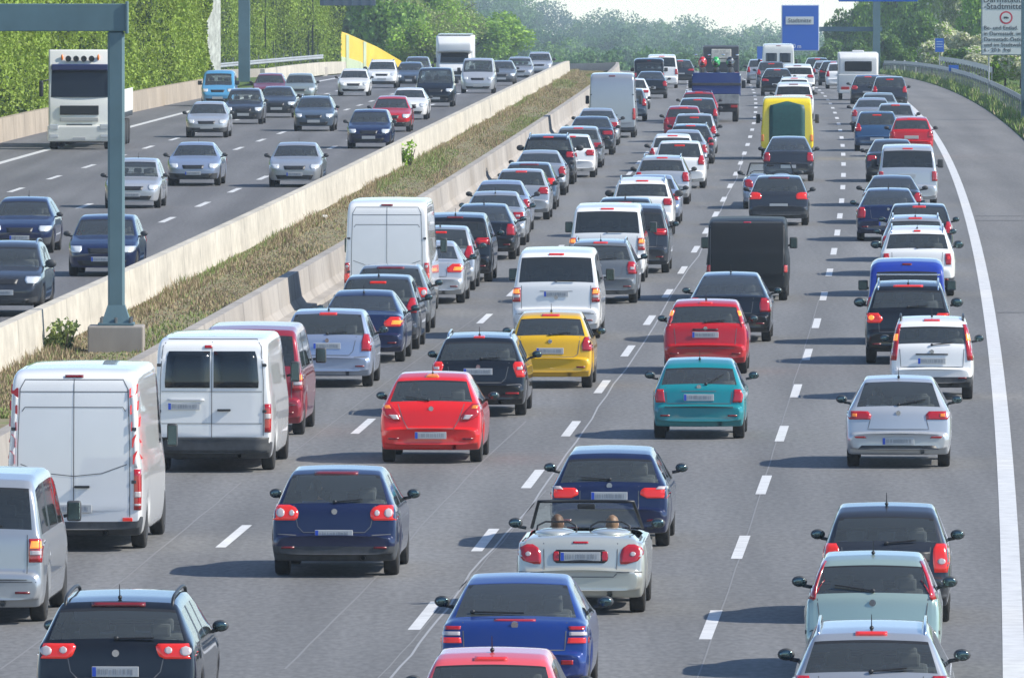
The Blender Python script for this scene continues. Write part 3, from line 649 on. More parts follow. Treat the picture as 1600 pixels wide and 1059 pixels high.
def handle(root, bvh, x, z):
    loc, n = hit(bvh, x, z, 'r'); bm = bmesh.new(); box(bm, loc + Vector((0, -.02, 0)), (.22, .04, .035), .012); obj('door_handle', bm, BLK, root)
    for sx in (1, -1):
        for zz in (1.0, 1.75):
            loc, n = hit(bvh, sx * .86, zz, 'r'); bm = bmesh.new(); box(bm, loc, (.07, .03, .05), .01); obj('door_hinge', bm, PLA, root)
STRW = mat('reflective_white', (.62, .62, .62), .4); STRR = mat('reflective_red', (.62, .03, .03), .35)
def sprinter_near():
    s = bigvan(height=2.62)
    def stripes(root, bvh, s):
        for sx in (1, -1):
            b1 = bmesh.new(); z = .62
            patch(bvh, [(1.2, .86, .935), (2.25, .80, .865)], 'r', sx, bm=b1, nc=2, nr_=14, off=.006); o = obj('warning_tape', b1, STRW, root)
            z = 1.25; i = 0
            while z < 2.2:
                b2 = bmesh.new(); f = (z - 1.2) / 1.05; a = .86 - .06 * f; b = .935 - .07 * f
                vs = []
                for x, zz in ((a - .01, z), (b + .015, z + .07), (b + .015, z + .20), (a - .01, z + .13)):
                    loc, n = hit(bvh, sx * x, zz, 'r'); vs.append(b2.verts.new(loc + n * .022))
                b2.faces.new(vs if sx > 0 else vs[::-1]); obj('red_band', b2, STRR, o); z += .235
    s['extra'] = s['extra'] + [stripes]
    s['lights'] = [lamp('tail_light', REDL, [(.60, .86, .955), (.9, .86, .96), (1.18, .86, .955)], subs=[(WHL, [(.78, .868, .95), (.86, .868, .95)]), (WHL, [(.66, .868, .95), (.69, .868, .95)])])] + s['lights'][1:]
    s['lights'].append(lamp('reflector', REDON, [(.44, .70, .84), (.49, .70, .84)]))
    return s
def transit():
    s = bigvan(height=2.22); s['lights'] = [lamp('tail_light', REDL, [(.66, .86, .955), (.9, .86, .96), (1.12, .86, .955)], subs=[(WHL, [(.88, .868, .95), (.96, .868, .95)])]), lamp('high_brake_light', REDL, [(2.02, -.12, .0), (2.06, -.12, .0)], off=.02)] + fronts(.98, .85)
    def panes(root, bvh, s):
        for a, b in ((-.76, -.03), (.03, .76)):
            bm = patch(bvh, [(1.38, a, b), (1.42, a - .01 * (a < 0), b + .01 * (b > .1)), (1.92, a + .03 * (a < 0), b - .03 * (b > .1)), (1.97, a + .06 * (a < 0), b - .06 * (b > .1))], 'r', 1, off=.01, nc=4); o = obj('rear_window', bm, OPQ, root, smooth=True)
    s['extra'] = [panes, lambda root, bvh, s: handle(root, bvh, .2, 1.02)]
    s['lights'].append(lamp('tailgate_trim', mat('white_trim', (.6, .6, .6), .4), [(1.17, -.72, -.12), (1.20, -.72, -.12)], off=.03))
    s['lights'].append(lamp('bumper_strip', PLA, [(.34, -.92, .92), (.58, -.93, .93)], off=.03))
    s['platex'] = (-.45, 1.06); s['plate'] = None
    s['extra'].append(lambda root, bvh, s: plate(root, bvh, -.45, 1.08, 'r', True))
    s['seams'] = [[(0, .58), (0, 2.2)], [(-.84, .6), (-.84, 1.5), (-.80, 2.05), (-.72, 2.16), (.72, 2.16), (.80, 2.05), (.84, 1.5), (.84, .6)], [(-.82, .80), (.82, .80)], [(-.82, 1.32), (.82, 1.32)]]
    return s
OPQ = mat('tinted_pane', (.010, .014, .018), .08, spec=.45, coat=.1)
def tall_minibus():
    s = bigvan(height=2.6); s['extra'] = [lambda root, bvh, s: [obj('rear_window', patch(bvh, [(1.5, a, b), (2.05, a, b)], 'r', 1, off=.01, nc=3), OPQ, root) for a, b in ((-.72, -.08), (.08, .72))]]; s['plate'] = None; return s
def yellowvan():
    s = bigvan(height=2.38)
    GRN = mat('green_panel', (.012, .075, .07), .55, noise=.15)
    def pan(root, bvh, s):
        bm = patch(bvh, [(.50, -.66, .66), (1.9, -.66, .66), (2.05, -.62, .62), (2.19, -.05, .05)], 'r', 1, off=.03, nc=8, nr_=12); obj('green_rear_panel', bm, GRN, root)
    s['extra'] = [pan]; s['plate'] = None; s['seams'] = []; s['lights'] = [lamp('tail_light', ORNL, [(.7, .86, .95), (.95, .86, .95)])] + fronts(.98, .85); return s
def darkvan():
    s = tvan(hw=.97, L=5.3, rear_glass=None, rw=.90, gin=.07, crown=.02); s['top'] = [(y, z + (.03 if z > 1.7 else 0)) for y, z in s['top']]
    s['lights'] = [lamp('tail_light', REDL, [(.68, .86, .945), (.85, .86, .945)]), brake(1.84, .1, False)] + fronts(.95, .82); s['lights'][1] = lamp('high_brake_light', REDL, [(1.83, -.09, .09), (1.85, -.09, .09)]); s['seams'] = [[(-.86, .6), (-.86, 1.84), (.86, 1.84), (.86, .6)]]; s['wiper'] = None; s['side'] = (3.2, 3.9); s['pillars'] = (); s['plate'] = .5; return s
def kangoo():
    s = tvan(L=4.1, hw=.85, belt=1.05, rw=.86, gin=.30, gtop=.09, wheels=(.65, 3.2), mirror=(.84, 2.75, 1.15), msize=(.12, .06, .12), seat_z=1.35, seat_y=(1.2, 2.2), cab=(.2, 3.0), pillars=(1.6,),
        top=[(0, .56), (.015, .8), (.03, 1.0), (.05, 1.08), (.07, 1.13), (.13, 1.35), (.20, 1.56), (.27, 1.67), (.42, 1.75), (1.0, 1.80), (1.9, 1.80), (2.2, 1.76), (2.45, 1.66), (2.8, 1.36), (3.05, 1.13), (3.2, 1.06), (3.6, .92), (3.9, .78), (4.05, .64), (4.1, .5)], rear_glass=(.07, .20), screen=(2.42, 3.07), side=(.45, 2.8),
        plan=[(0, .90), (.03, .945), (.08, .97), (.2, .99), (.5, 1), (3.1, 1), (3.6, .96), (3.95, .86), (4.1, .72)], plate=.8)
    s['lights'] = [lamp('tail_light', REDL, [(.78, .70, .82), (1.0, .70, .83)]), brake(1.68, .1, False)] + fronts(.85, .8); s['seams'] = []; return s
def jeep():
    s = kangoo(); s['hw'] = .86; s['zb'] = .35; s['wr'] = .37; s['top'] = [(y, z + (.05 if z > 1.2 else 0)) for y, z in s['top']]; s['rw'] = .93; return s
def cabrio():
    s = hatch(L=4.13, hw=.85, belt=.93, rw=.8, gin=.12, zs=.70, crown=.035,
        top=[(0, .50), (.02, .64), (.06, .86), (.12, .95), (.22, 1.0), (.6, 1.03), (.95, 1.035), (1.1, 1.03), (2.55, .99), (2.7, .985), (2.9, .965), (3.4, .87), (3.8, .76), (4.05, .62), (4.13, .5)],
        rear_glass=None, screen=None, side=(9, 9.1), hole=(1.0, 2.62), pillars=(), wheels=(.8, 3.3), cab=None, mirror=(.84, 2.45, 1.05), plate=.76, antenna=None, wiper=None)
    s['lights'] = [lamp('tail_light', REDL, [(.66, .52, .60), (.70, .51, .74), (.80, .515, .82), (.89, .56, .78), (.91, .62, .70)], subs=[(WHL, disc_rows(.68, .79, .035, .03))]),
        lamp('rear_panel', BLK, [(.675, -.31, .31), (.71, -.36, .36), (.80, -.36, .36), (.845, -.31, .31)], off=.012),
        lamp('fog_light', REDL, [(.70, .285, .345), (.76, .275, .355), (.82, .285, .345)], off=.02), lamp('high_brake_light', REDL, [(.925, -.10, .10), (.945, -.10, .10)])] + fronts(.85)
    s['seams'] = [[(-.48, .93), (-.47, .54), (-.43, .50), (.43, .50), (.47, .54), (.48, .93)], [(-.80, .56), (-.47, .56)], [(.47, .56), (.80, .56)]]
    def cab(root, bvh, s):
        bm = bmesh.new(); head_seats(bm, dict(seat_y=(1.95,), seat_z=1.0, sep=1)); box(bm, (0, 1.9, .62), (1.4, 1.7, .04)); box(bm, (0, 2.55, .82), (1.4, .3, .2), .05); obj('seats', bm, SEAT, root)
        for sx in (1, -1):
            bm = bmesh.new(); ball(bm, (sx * .36, 1.0, 1.02), (.27, .5, .065), u=16, v=10); o = obj('head_fairing', bm, P('champagne'), root); o['paint'] = 1
            bm = bmesh.new(); tube(bm, [(sx * .62, 1.2, 1.0), (sx * .60, 1.22, 1.1), (sx * .5, 1.24, 1.15), (sx * .2, 1.24, 1.15), (sx * .1, 1.22, 1.1), (sx * .08, 1.2, 1.0)], .014, 6); obj('roll_bar', bm, BLK, root, smooth=True)
        # windscreen and its frame
        bm = bmesh.new(); n = 10; lo = []; hi = []
        for i in range(n + 1):
            u = -1 + 2 * i / n; lo.append((u * .73, 2.78 - .18 * u * u, 1.0)); hi.append((u * .62, 2.22 - .12 * u * u, 1.37))
        for i in range(n): bm.faces.new([bm.verts.new(p) for p in (lo[i], lo[i + 1], hi[i + 1], hi[i])])
        obj('windscreen', bm, GL, root)
        bm = bmesh.new(); tube(bm, [lo[0]] + hi + [lo[-1]], .024, 6); obj('windscreen_frame', bm, BLK, root, smooth=True)
        bm = bmesh.new(); box(bm, (0, 2.2, 1.30), (.24, .04, .07), .02); obj('rear_view_mirror', bm, BLK, root)
    s['extra'] = [cab]; return s
def relight(base, rows, **k):
    def f():
        s = base(**k); L = s['lights']; i = [j for j, l in enumerate(L) if l[0] == 'tail_light'][0]; L[i] = lamp('tail_light', REDL, rows); return s
    return f
TOPF = lambda base, dz, dy=0: [(y, z + (dz if z > 1.0 else 0)) for y, z in base()['top']]
hatchb = relight(hatch, [(.70, .66, .84), (.86, .66, .85), (1.02, .70, .82)], rw=.74, plate=.80)
hatchc = relight(hatch, [(.80, .46, .84), (.87, .44, .87), (.92, .58, .86)], rw=.66, belt=.95, lowtrim=1)
hatchd = relight(hatch, [(.78, .62, .85), (.90, .60, .86), (1.08, .68, .80)], rw=.72, L=4.2, top=TOPF(hatch, .07), seat_z=1.14, plate=.48)
sedanb = relight(sedan, [(.76, .44, .86), (.86, .42, .88), (.90, .46, .86)], rw=.68, plate=.82)
sedanc = relight(sedan, [(.66, .66, .86), (.84, .62, .88), (.93, .70, .85)], rw=.62, plate=.58, lowtrim=1)
estateb = relight(estate, [(.74, .50, .84), (.84, .46, .88), (.90, .58, .86)], rw=.72, rails=None, plate=.62)
VAR = dict(hatch=['hatch', 'hatchb', 'hatchc', 'hatchd'], sedan=['sedan', 'sedanb', 'sedanc'], estate=['estate', 'estateb'])
SPECS = dict(hatchb=hatchb, hatchc=hatchc, hatchd=hatchd, sedanb=sedanb, sedanc=sedanc, estateb=estateb, hatch=hatch, golf=golf, corsa=corsa, small=small, panda=high_small, mintc=mintc, tealc=tealc, redc=redc, mazda=mazda, getz=getz, estate=estate, passat=passat, bmwt=bmwt, skoda=skoda, sedan=sedan, merc=merc, lift=lift,
    brava=brava, suv=suv, crossover=crossover, duster=duster, mpv=mpv, tvan=tvan, bigvan=bigvan, sprinter=sprinter_near, transit=transit, minibus=tall_minibus, yellowvan=yellowvan, darkvan=darkvan, kangoo=kangoo, jeep=jeep, cabrio=cabrio)
NAMES = dict(hatchb='hatchback', hatchc='hatchback', hatchd='hatchback', sedanb='saloon_car', sedanc='saloon_car', estateb='estate_car', golf='hatchback', corsa='hatchback', hatch='hatchback', small='hatchback', panda='hatchback', mintc='hatchback', tealc='hatchback', redc='hatchback', mazda='hatchback', getz='hatchback', estate='estate_car', passat='estate_car', bmwt='estate_car', skoda='estate_car',
    sedan='saloon_car', merc='saloon_car', lift='saloon_car', brava='hatchback', suv='off_road_car', crossover='off_road_car', duster='off_road_car', mpv='people_carrier', tvan='minivan', bigvan='delivery_van', sprinter='delivery_van', transit='delivery_van', minibus='minibus', yellowvan='delivery_van', darkvan='delivery_van', kangoo='small_van', jeep='off_road_car', cabrio='convertible_car')
CATS = dict(hatchback='car', estate_car='car', saloon_car='car', off_road_car='car', people_carrier='car', minivan='van', delivery_van='van', minibus='minibus', small_van='van', convertible_car='car')
SUF = {}
PROTO = {}
def vehicle(kind, loc, rz, colour, label, group, near):
    key = (kind, near)
    if key not in PROTO:
        s = SPECS[kind](); root = build(s, near); root.name = NAMES[kind]
        tr = [(c, list(c.children)) for c in root.children]
        for c, gs in tr:
            for o in [c] + gs:
                if o.get('paint'): o.material_slots[0].link = 'OBJECT'
        PROTO[key] = (root, tr, s); r = root; parts = tr
    else:
        root, tr, s = PROTO[key]; r = root.copy(); C.objects.link(r); parts = []
        for c, gs in tr:
            q = c.copy(); C.objects.link(q); q.parent = r; gl = []
            for g in gs: d = g.copy(); C.objects.link(d); d.parent = q; gl.append(d)
            parts.append((q, gl))
    for c, gs in parts:
        for o in [c] + gs:
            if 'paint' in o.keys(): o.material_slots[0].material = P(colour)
    r.location = loc; r.rotation_euler = (0, 0, rz)
    tag(r, label, CATS[NAMES[kind]], group)
    return r, s
# ---------------------------------------------------------------- ground, carriageways, markings
def strip(name, y0, y1, xa, xb, dz, m, step=12.0, kind='structure', ref=True, parent=None):
    """a sheet between two offsets (numbers or functions of Y) from the reference marking"""
    ys = list(np.arange(y0, y1, step)) + [y1]; V = []; Fq = []
    for i, y in enumerate(ys):
        r = refx(y) if ref else 0
        for x in (xa, xb):
            X = (x(y) if callable(x) else x) + r; V.append((X, y, gz(y) + dz))
        if i: Fq.append((2 * i - 2, 2 * i - 1, 2 * i + 1, 2 * i))
    me = bpy.data.meshes.new(name); me.from_pydata(V, [], Fq); o = link(name, me, parent, [m])
    uv = me.uv_layers.new(name='offset')
    for lp in me.loops:
        v = me.vertices[lp.vertex_index].co; uv.data[lp.index].uv = (v.x - (refx(v.y) if ref else 0), v.y)
    if kind: o['kind'] = kind
    return o
def road_mat(name, base, streak):
    m, t, b = nodes(name); b.inputs['Roughness'].default_value = 0.8; b.inputs['Specular IOR Level'].default_value = 0.35
    g = t.nodes.new('ShaderNodeNewGeometry')
    def noise(sc, det, vec=None):
        mp_ = t.nodes.new('ShaderNodeMapping'); mp_.inputs['Scale'].default_value = vec or (1, 1, 1); n = t.nodes.new('ShaderNodeTexNoise'); n.inputs['Scale'].default_value = sc; n.inputs['Detail'].default_value = det
        t.links.new(g.outputs['Position'], mp_.inputs[0]); t.links.new(mp_.outputs[0], n.inputs['Vector']); return n.outputs['Fac']
    def rng_(src, a, b_, c, d):
        r = t.nodes.new('ShaderNodeMapRange'); r.inputs[1].default_value = a; r.inputs[2].default_value = b_; r.inputs[3].default_value = c; r.inputs[4].default_value = d; t.links.new(src, r.inputs[0]); return r.outputs[0]
    def mul(a, b_):
        k = t.nodes.new('ShaderNodeMath'); k.operation = 'MULTIPLY'; t.links.new(a, k.inputs[0]); t.links.new(b_, k.inputs[1]); return k.outputs[0]
    grain = rng_(noise(11, 3, (1, .25, 1)), .3, .7, .80, 1.20); blot = rng_(noise(.35, 5, (1, .12, 1)), .3, .7, .84, 1.12); st = rng_(noise(1.1, 3, (1, .004, 1)), .3, .7, 1 - streak, 1 + streak)
    uvn = t.nodes.new('ShaderNodeUVMap'); uvn.uv_map = 'offset'; sx = t.nodes.new('ShaderNodeSeparateXYZ'); t.links.new(uvn.outputs[0], sx.inputs[0])
    m1 = t.nodes.new('ShaderNodeMath'); m1.operation = 'MULTIPLY_ADD'; m1.inputs[1].default_value = 2 * math.pi / 1.86; m1.inputs[2].default_value = 3.1; t.links.new(sx.outputs[0], m1.inputs[0])
    m2 = t.nodes.new('ShaderNodeMath'); m2.operation = 'COSINE'; t.links.new(m1.outputs[0], m2.inputs[0]); trk = rng_(m2.outputs[0], -1, 1, .92, 1.06)
    k = mul(mul(mul(grain, blot), st), trk); sc = t.nodes.new('ShaderNodeVectorMath'); sc.operation = 'SCALE'; sc.inputs[0].default_value = base; t.links.new(k, sc.inputs['Scale']); t.links.new(sc.outputs[0], b.inputs['Base Color'])
    return m
ASPH = road_mat('asphalt', (.149, .148, .145), .12); ASPH2 = road_mat('asphalt_shoulder', (.160, .155, .148), .08); ASPHL = road_mat('asphalt_oncoming', (.128, .127, .130), .12)
def wornpaint(name, col):
    return mat(name, col, .6, noise=.14, scale=3)
WPAINT = wornpaint('road_marking_paint', (.56, .56, .55))
def land_mat(name, c1, c2, c3, sc=.5):
    m, t, b = nodes(name); b.inputs['Roughness'].default_value = .95; b.inputs['Specular IOR Level'].default_value = .1
    g = t.nodes.new('ShaderNodeNewGeometry'); n = t.nodes.new('ShaderNodeTexNoise'); n.inputs['Scale'].default_value = sc; n.inputs['Detail'].default_value = 8; n.inputs['Roughness'].default_value = .7
    cr = t.nodes.new('ShaderNodeValToRGB'); e = cr.color_ramp.elements; e[0].position = .35; e[0].color = (*c1, 1); e[1].position = .68; e[1].color = (*c3, 1); q = e.new(.5); q.color = (*c2, 1)
    t.links.new(g.outputs['Position'], n.inputs['Vector']); t.links.new(n.outputs['Fac'], cr.inputs[0]); t.links.new(cr.outputs[0], b.inputs['Base Color'])
    return m
GRASSG = land_mat('grass_ground', (.05, .09, .02), (.09, .14, .03), (.14, .19, .05))
MEDG = land_mat('median_ground', (.17, .14, .09), (.23, .205, .13), (.16, .20, .08), .8)
def ground():
    ys = list(range(-60, 1500, 40)) + list(range(1500, 5001, 250)); xs = [-3500, -900, -200, -60, 60, 200, 900, 3500]; V = []; Fq = []
    for y in ys:
        for x in xs: V.append((x, y, gz(y) - .12))
    n = len(xs)
    for i in range(len(ys) - 1):
        for k in range(n - 1): Fq.append((i * n + k, i * n + k + 1, (i + 1) * n + k + 1, (i + 1) * n + k))
    me = bpy.data.meshes.new('ground'); me.from_pydata(V, [], Fq); o = link('ground', me, None, [GRASSG]); o['kind'] = 'structure'
ground()
YE = 1500
strip('carriageway', 0, YE, -8.3, 7.6, 0, ASPH)
strip('hard_shoulder', 0, YE, 7.6, 11.1, -.002, ASPH2)
strip('oncoming_carriageway', 0, YE, lambda y: -30.3 + max(0, min(1, (y - 480) / 300)) * 1.6, -12.0, 0, ASPHL)
strip('median_strip', 0, YE, -12.0, -8.3, .10, MEDG)
def dashes(name, off, phase, y1=1150, w=.15, parent=None):
    V = []; Fq = []; y = phase - 18 * int(phase / 18)
    while y < y1:
        n = len(V)
        for yy in (y - 3, y, y + 3):
            r = refx(yy) + off; V += [(r - w / 2, yy, gz(yy) + .004), (r + w / 2, yy, gz(yy) + .004)]
        Fq += [(n, n + 1, n + 3, n + 2), (n + 2, n + 3, n + 5, n + 4)]; y += 18
    me = bpy.data.meshes.new(name); me.from_pydata(V, [], Fq); o = link(name, me, None, [WPAINT]); o['kind'] = 'structure'
dashes('lane_marking', 0, 149.2, w=.16); dashes('lane_marking', 3.75, 147.3, w=.16); dashes('lane_marking', -3.72, 150.2, w=.15)
dashes('lane_marking', -16.15, 359, w=.2); dashes('lane_marking', -19.7, 357, w=.2); dashes('lane_marking', -23.35, 413.6, w=.2)
strip('edge_marking', 0, YE, 7.48, 7.75, .004, WPAINT); strip('edge_marking', 0, YE, -27.1, -26.8, .004, WPAINT)
strip('edge_marking', 0, YE, -7.45, -7.25, .004, WPAINT); strip('edge_marking', 0, YE, -12.95, -12.75, .004, WPAINT)
# pale scratches and seams in the surface
SEAMM = mat('joint_filler', (.30, .30, .30), .6); SEAMF = mat('faint_scratch', (.185, .183, .18), .7)
def scratch(pts, w, m, jit=1.2):
    rr = random.Random(len(pts) * 7 + int(pts[0][0])); P_ = []
    for (x0, y0), (x1, y1) in zip(pts, pts[1:]):
        n = max(2, int(abs(y1 - y0) / 18)); P_ += [(x0 + (x1 - x0) * i / n + rr.uniform(-jit, jit), y0 + (y1 - y0) * i / n) for i in range(n)]
    V = []; Fq = []
    for i, (x, y) in enumerate(P_):
        p = at(x, y); V += [(p.x - w / 2, p.y, p.z + .003), (p.x + w / 2, p.y, p.z + .003)]
        if i: Fq.append((2 * i - 2, 2 * i - 1, 2 * i + 1, 2 * i))
    me = bpy.data.meshes.new('road_crack'); me.from_pydata(V, [], Fq); o = link('road_crack', me, None, [m]); o['kind'] = 'structure'
scratch([(612, 1059), (700, 950), (735, 895), (790, 835), (830, 790), (900, 690), (960, 600), (1010, 530), (1050, 460), (1090, 400), (1125, 330), (1150, 280), (1170, 215)], .032, SEAMM, 2)
scratch([(445, 1045), (600, 890), (660, 820), (745, 730), (840, 640)], .03, SEAMF); scratch([(0, 1046), (200, 900), (400, 735)], .03, SEAMF)
scratch([(590, 1059), (800, 830), (870, 745)], .02, SEAMF, 2); scratch([(1090, 1059), (1170, 830), (1225, 650), (1285, 450)], .022, SEAMF, 1); scratch([(440, 720), (600, 600), (780, 470)], .02, SEAMF, 1)
for y0 in (262, 340, 345):      # cross joints in the shoulder
    strip('expansion_joint', y0, y0 + .35, 7.8, 11.1, .003, mat('joint_dark', (.07, .07, .07), .8), step=1)

# ---------------------------------------------------------------- concrete barriers
def conc(name, c, streak=True):
    m, t, b = nodes(name); b.inputs['Roughness'].default_value = .9
    g = t.nodes.new('ShaderNodeNewGeometry'); mp_ = t.nodes.new('ShaderNodeMapping'); mp_.inputs['Scale'].default_value = (1, .6, .35 if streak else 1); n = t.nodes.new('ShaderNodeTexNoise'); n.inputs['Scale'].default_value = 2.6; n.inputs['Detail'].default_value = 7
    n2 = t.nodes.new('ShaderNodeTexNoise'); n2.inputs['Scale'].default_value = .25; n2.inputs['Detail'].default_value = 3
    r = t.nodes.new('ShaderNodeMapRange'); r.inputs[1].default_value = .3; r.inputs[2].default_value = .7; r.inputs[3].default_value = .84; r.inputs[4].default_value = 1.10
    r2 = t.nodes.new('ShaderNodeMapRange'); r2.inputs[1].default_value = .3; r2.inputs[2].default_value = .7; r2.inputs[3].default_value = .85; r2.inputs[4].default_value = 1.12
    k = t.nodes.new('ShaderNodeMath'); k.operation = 'MULTIPLY'; sc = t.nodes.new('ShaderNodeVectorMath'); sc.operation = 'SCALE'; sc.inputs[0].default_value = c
    t.links.new(g.outputs['Position'], mp_.inputs[0]); t.links.new(mp_.outputs[0], n.inputs['Vector']); t.links.new(g.outputs['Position'], n2.inputs['Vector'])
    t.links.new(n.outputs['Fac'], r.inputs[0]); t.links.new(n2.outputs['Fac'], r2.inputs[0]); t.links.new(r.outputs[0], k.inputs[0]); t.links.new(r2.outputs[0], k.inputs[1]); 
    sx = t.nodes.new('ShaderNodeSeparateXYZ'); t.links.new(g.outputs['Position'], sx.inputs[0]); dv = t.nodes.new('ShaderNodeMath'); dv.operation = 'DIVIDE'; dv.inputs[1].default_value = 6.4; t.links.new(sx.outputs['Y'], dv.inputs[0])
    fr = t.nodes.new('ShaderNodeMath'); fr.operation = 'FRACT'; t.links.new(dv.outputs[0], fr.inputs[0]); jm = t.nodes.new('ShaderNodeMapRange'); jm.inputs[1].default_value = .0; jm.inputs[2].default_value = .03; jm.inputs[3].default_value = .45; jm.inputs[4].default_value = 1; t.links.new(fr.outputs[0], jm.inputs[0])
    k2 = t.nodes.new('ShaderNodeMath'); k2.operation = 'MULTIPLY'; t.links.new(k.outputs[0], k2.inputs[0]); t.links.new(jm.outputs[0], k2.inputs[1])
    t.links.new(k2.outputs[0], sc.inputs['Scale']); t.links.new(sc.outputs[0], b.inputs['Base Color'])
    return m
CON = conc('concrete_pale', (.49, .45, .375), False); CON2 = conc('concrete_grey', (.33, .30, .265)); CON3 = conc('concrete_brown', (.34, .285, .22))
def profile_run(name, prof, off, y0, y1, m, label, cat, step=6.0, gap=.0, parent=None):
    V = []; Fq = []; n = len(prof); ys = list(np.arange(y0, y1, step)) + [y1]
    for i, y in enumerate(ys):
        r = refx(y) + (off(y) if callable(off) else off)
        for x, z in prof: V.append((r + x, y, gz(y) + z))
        if i:
            for k in range(n - 1): Fq.append(((i - 1) * n + k, i * n + k, i * n + k + 1, (i - 1) * n + k + 1))
    a = list(range(n)); Fq.append(tuple(a)); Fq.append(tuple(reversed([(len(ys) - 1) * n + k for k in a])))
    me = bpy.data.meshes.new(name); me.from_pydata(V, [], Fq); o = link(name, me, parent, [m])
    if label: tag(o, label, cat)
    return o
LB = profile_run('concrete_barrier', [(-.30, 0), (-.24, .12), (-.16, .3), (-.12, .95), (.12, .95), (.16, .3), (.20, 0)], -12.1, 0, YE, CON, 'sunlit cream concrete barrier between the median weeds and the oncoming cars', 'barrier')
RB = profile_run('concrete_barrier', [(-.18, 0), (-.13, .86), (.10, .86), (.16, .28), (.26, .12), (.48, .10), (.50, 0)], -8.35, 0, YE, CON2, 'weathered grey concrete barrier with stepped foot beside the white vans lane', 'barrier')
profile_run('concrete_wall', [(-.15, 0), (-.12, .95), (.15, .95), (.2, 0)], lambda y: -30.0 + max(0, min(1, (y - 480) / 300)) * 1.6, 300, 615, CON3, 'low brown concrete wall along the foot of the ivy covered noise wall', 'wall')
profile_run('concrete_wall', [(-.15, 0), (-.12, .9), (.15, .9), (.2, 0)], -29.6, 700, 900, CON, 'sunlit cream concrete wall below the yellow noise screen', 'wall')
# weeds and dry grass down the median
def blades(name, n, y0, y1, xa, xb, h0, h1, mats, wts, wid=.012, bias=1.0, label=None, ref=True, base=.10, clump=1.0, patches=False):
    y = y0 + (y1 - y0) * rng.random(n) ** bias; u = rng.random(n)
    cx = np.sin(y * 1.3) * .25 + np.sin(y * .37 + u * 4) * .3
    x = xa + (xb - xa) * u + (np.array([refx(v) for v in y]) if ref else 0)
    z = np.array([gz(v) for v in y]) + base
    patchy = .6 + .4 * np.sin(y * .21 + u * 7) * np.sin(y * .09 + 2)
    h = (h0 + (h1 - h0) * rng.random(n) ** 2) * patchy * (1 + clump * (u < .22)); a = rng.random(n) * 2 * np.pi; lean = (rng.random((n, 2)) - .5) * h[:, None] * .9
    w = wid * (1 + rng.random(n)); V = np.zeros((n, 3, 3))
    V[:, 0] = np.stack([x - np.cos(a) * w, y - np.sin(a) * w, z], 1); V[:, 1] = np.stack([x + np.cos(a) * w, y + np.sin(a) * w, z], 1); V[:, 2] = np.stack([x + lean[:, 0], y + lean[:, 1], z + h], 1)
    Fq = np.arange(n * 3).reshape(n, 3); mi = rng.choice(len(mats), n, p=wts)
    if patches:     # bare and green patches along the strip
        f = np.sin(y * .06 + 7 * u) + np.sin(y * .037 - 9 * u + 1.7) + np.sin(y * .11 + 4 * u); keep = (f > -.6 + rng.random(n) * 1.4) | (u < .2) | (rng.random(n) < .4)
        gm = (np.sin(y * .045 + 5 * u + 1) + np.sin(y * .023 - 6 * u)) > .7; mi = np.where(gm & (rng.random(n) < .6), 2, mi)
        V = V[keep]; mi = mi[keep]; Fq = np.arange(len(V) * 3).reshape(-1, 3)
    o = np_mesh(name, V.reshape(-1, 3), Fq, mats, mi=mi); o['kind'] = 'stuff'
    if label: tag(o, label, 'grass')
    return o
DRY = mat('dry_stalk', (.33, .26, .15), .9); DRY2 = mat('brown_stalk', (.24, .175, .115), .9); GRN1 = mat('green_blade', (.17, .23, .06), .8); STRAW = mat('straw', (.34, .28, .17), .9)
blades('dry_grass', 240000, 205, 960, -11.85, -8.6, .02, .17, [DRY, DRY2, GRN1, STRAW], [.34, .28, .16, .22], wid=.011, bias=1.7, patches=True, label='dry brown and green weeds filling the median between two concrete barriers')
blades('verge_grass', 110000, 400, 860, 11.15, 16, .10, .35, [GRN1, mat('grass_bright', (.16, .26, .04), .8), STRAW], [.5, .4, .1], wid=.03, label='bright green grass verge below the guardrail', base=-.1)
strip('verge', 0, YE, 11.1, 40, -.05, GRASSG)
strip('verge', 0, YE, -60, -30.6, -.05, GRASSG)

# ---------------------------------------------------------------- leaves
def leafmat(name, col, var=.25, tr=.3):
    m, t, b = nodes(name); b.inputs['Roughness'].default_value = .6; b.inputs['Specular IOR Level'].default_value = .3
    g = t.nodes.new('ShaderNodeNewGeometry'); n = t.nodes.new('ShaderNodeTexNoise'); n.inputs['Scale'].default_value = .35; n.inputs['Detail'].default_value = 4
    ad = t.nodes.new('ShaderNodeMath'); ad.operation = 'ADD'; r = t.nodes.new('ShaderNodeMapRange'); r.inputs[1].default_value = .4; r.inputs[2].default_value = 1.4; r.inputs[3].default_value = 1 - var; r.inputs[4].default_value = 1 + var
    sc = t.nodes.new('ShaderNodeVectorMath'); sc.operation = 'SCALE'; sc.inputs[0].default_value = col
    t.links.new(g.outputs['Position'], n.inputs['Vector']); t.links.new(n.outputs['Fac'], ad.inputs[0]); t.links.new(g.outputs['Random Per Island'], ad.inputs[1]); t.links.new(ad.outputs[0], r.inputs[0]); t.links.new(r.outputs[0], sc.inputs['Scale']); t.links.new(sc.outputs[0], b.inputs['Base Color'])
    tl = t.nodes.new('ShaderNodeBsdfTranslucent'); t.links.new(sc.outputs[0], tl.inputs[0]); mx = t.nodes.new('ShaderNodeMixShader'); mx.inputs[0].default_value = tr
    out = t.nodes['Material Output']; t.links.new(b.outputs[0], mx.inputs[1]); t.links.new(tl.outputs[0], mx.inputs[2]); t.links.new(mx.outputs[0], out.inputs[0])
    MATS[name] = m; return m
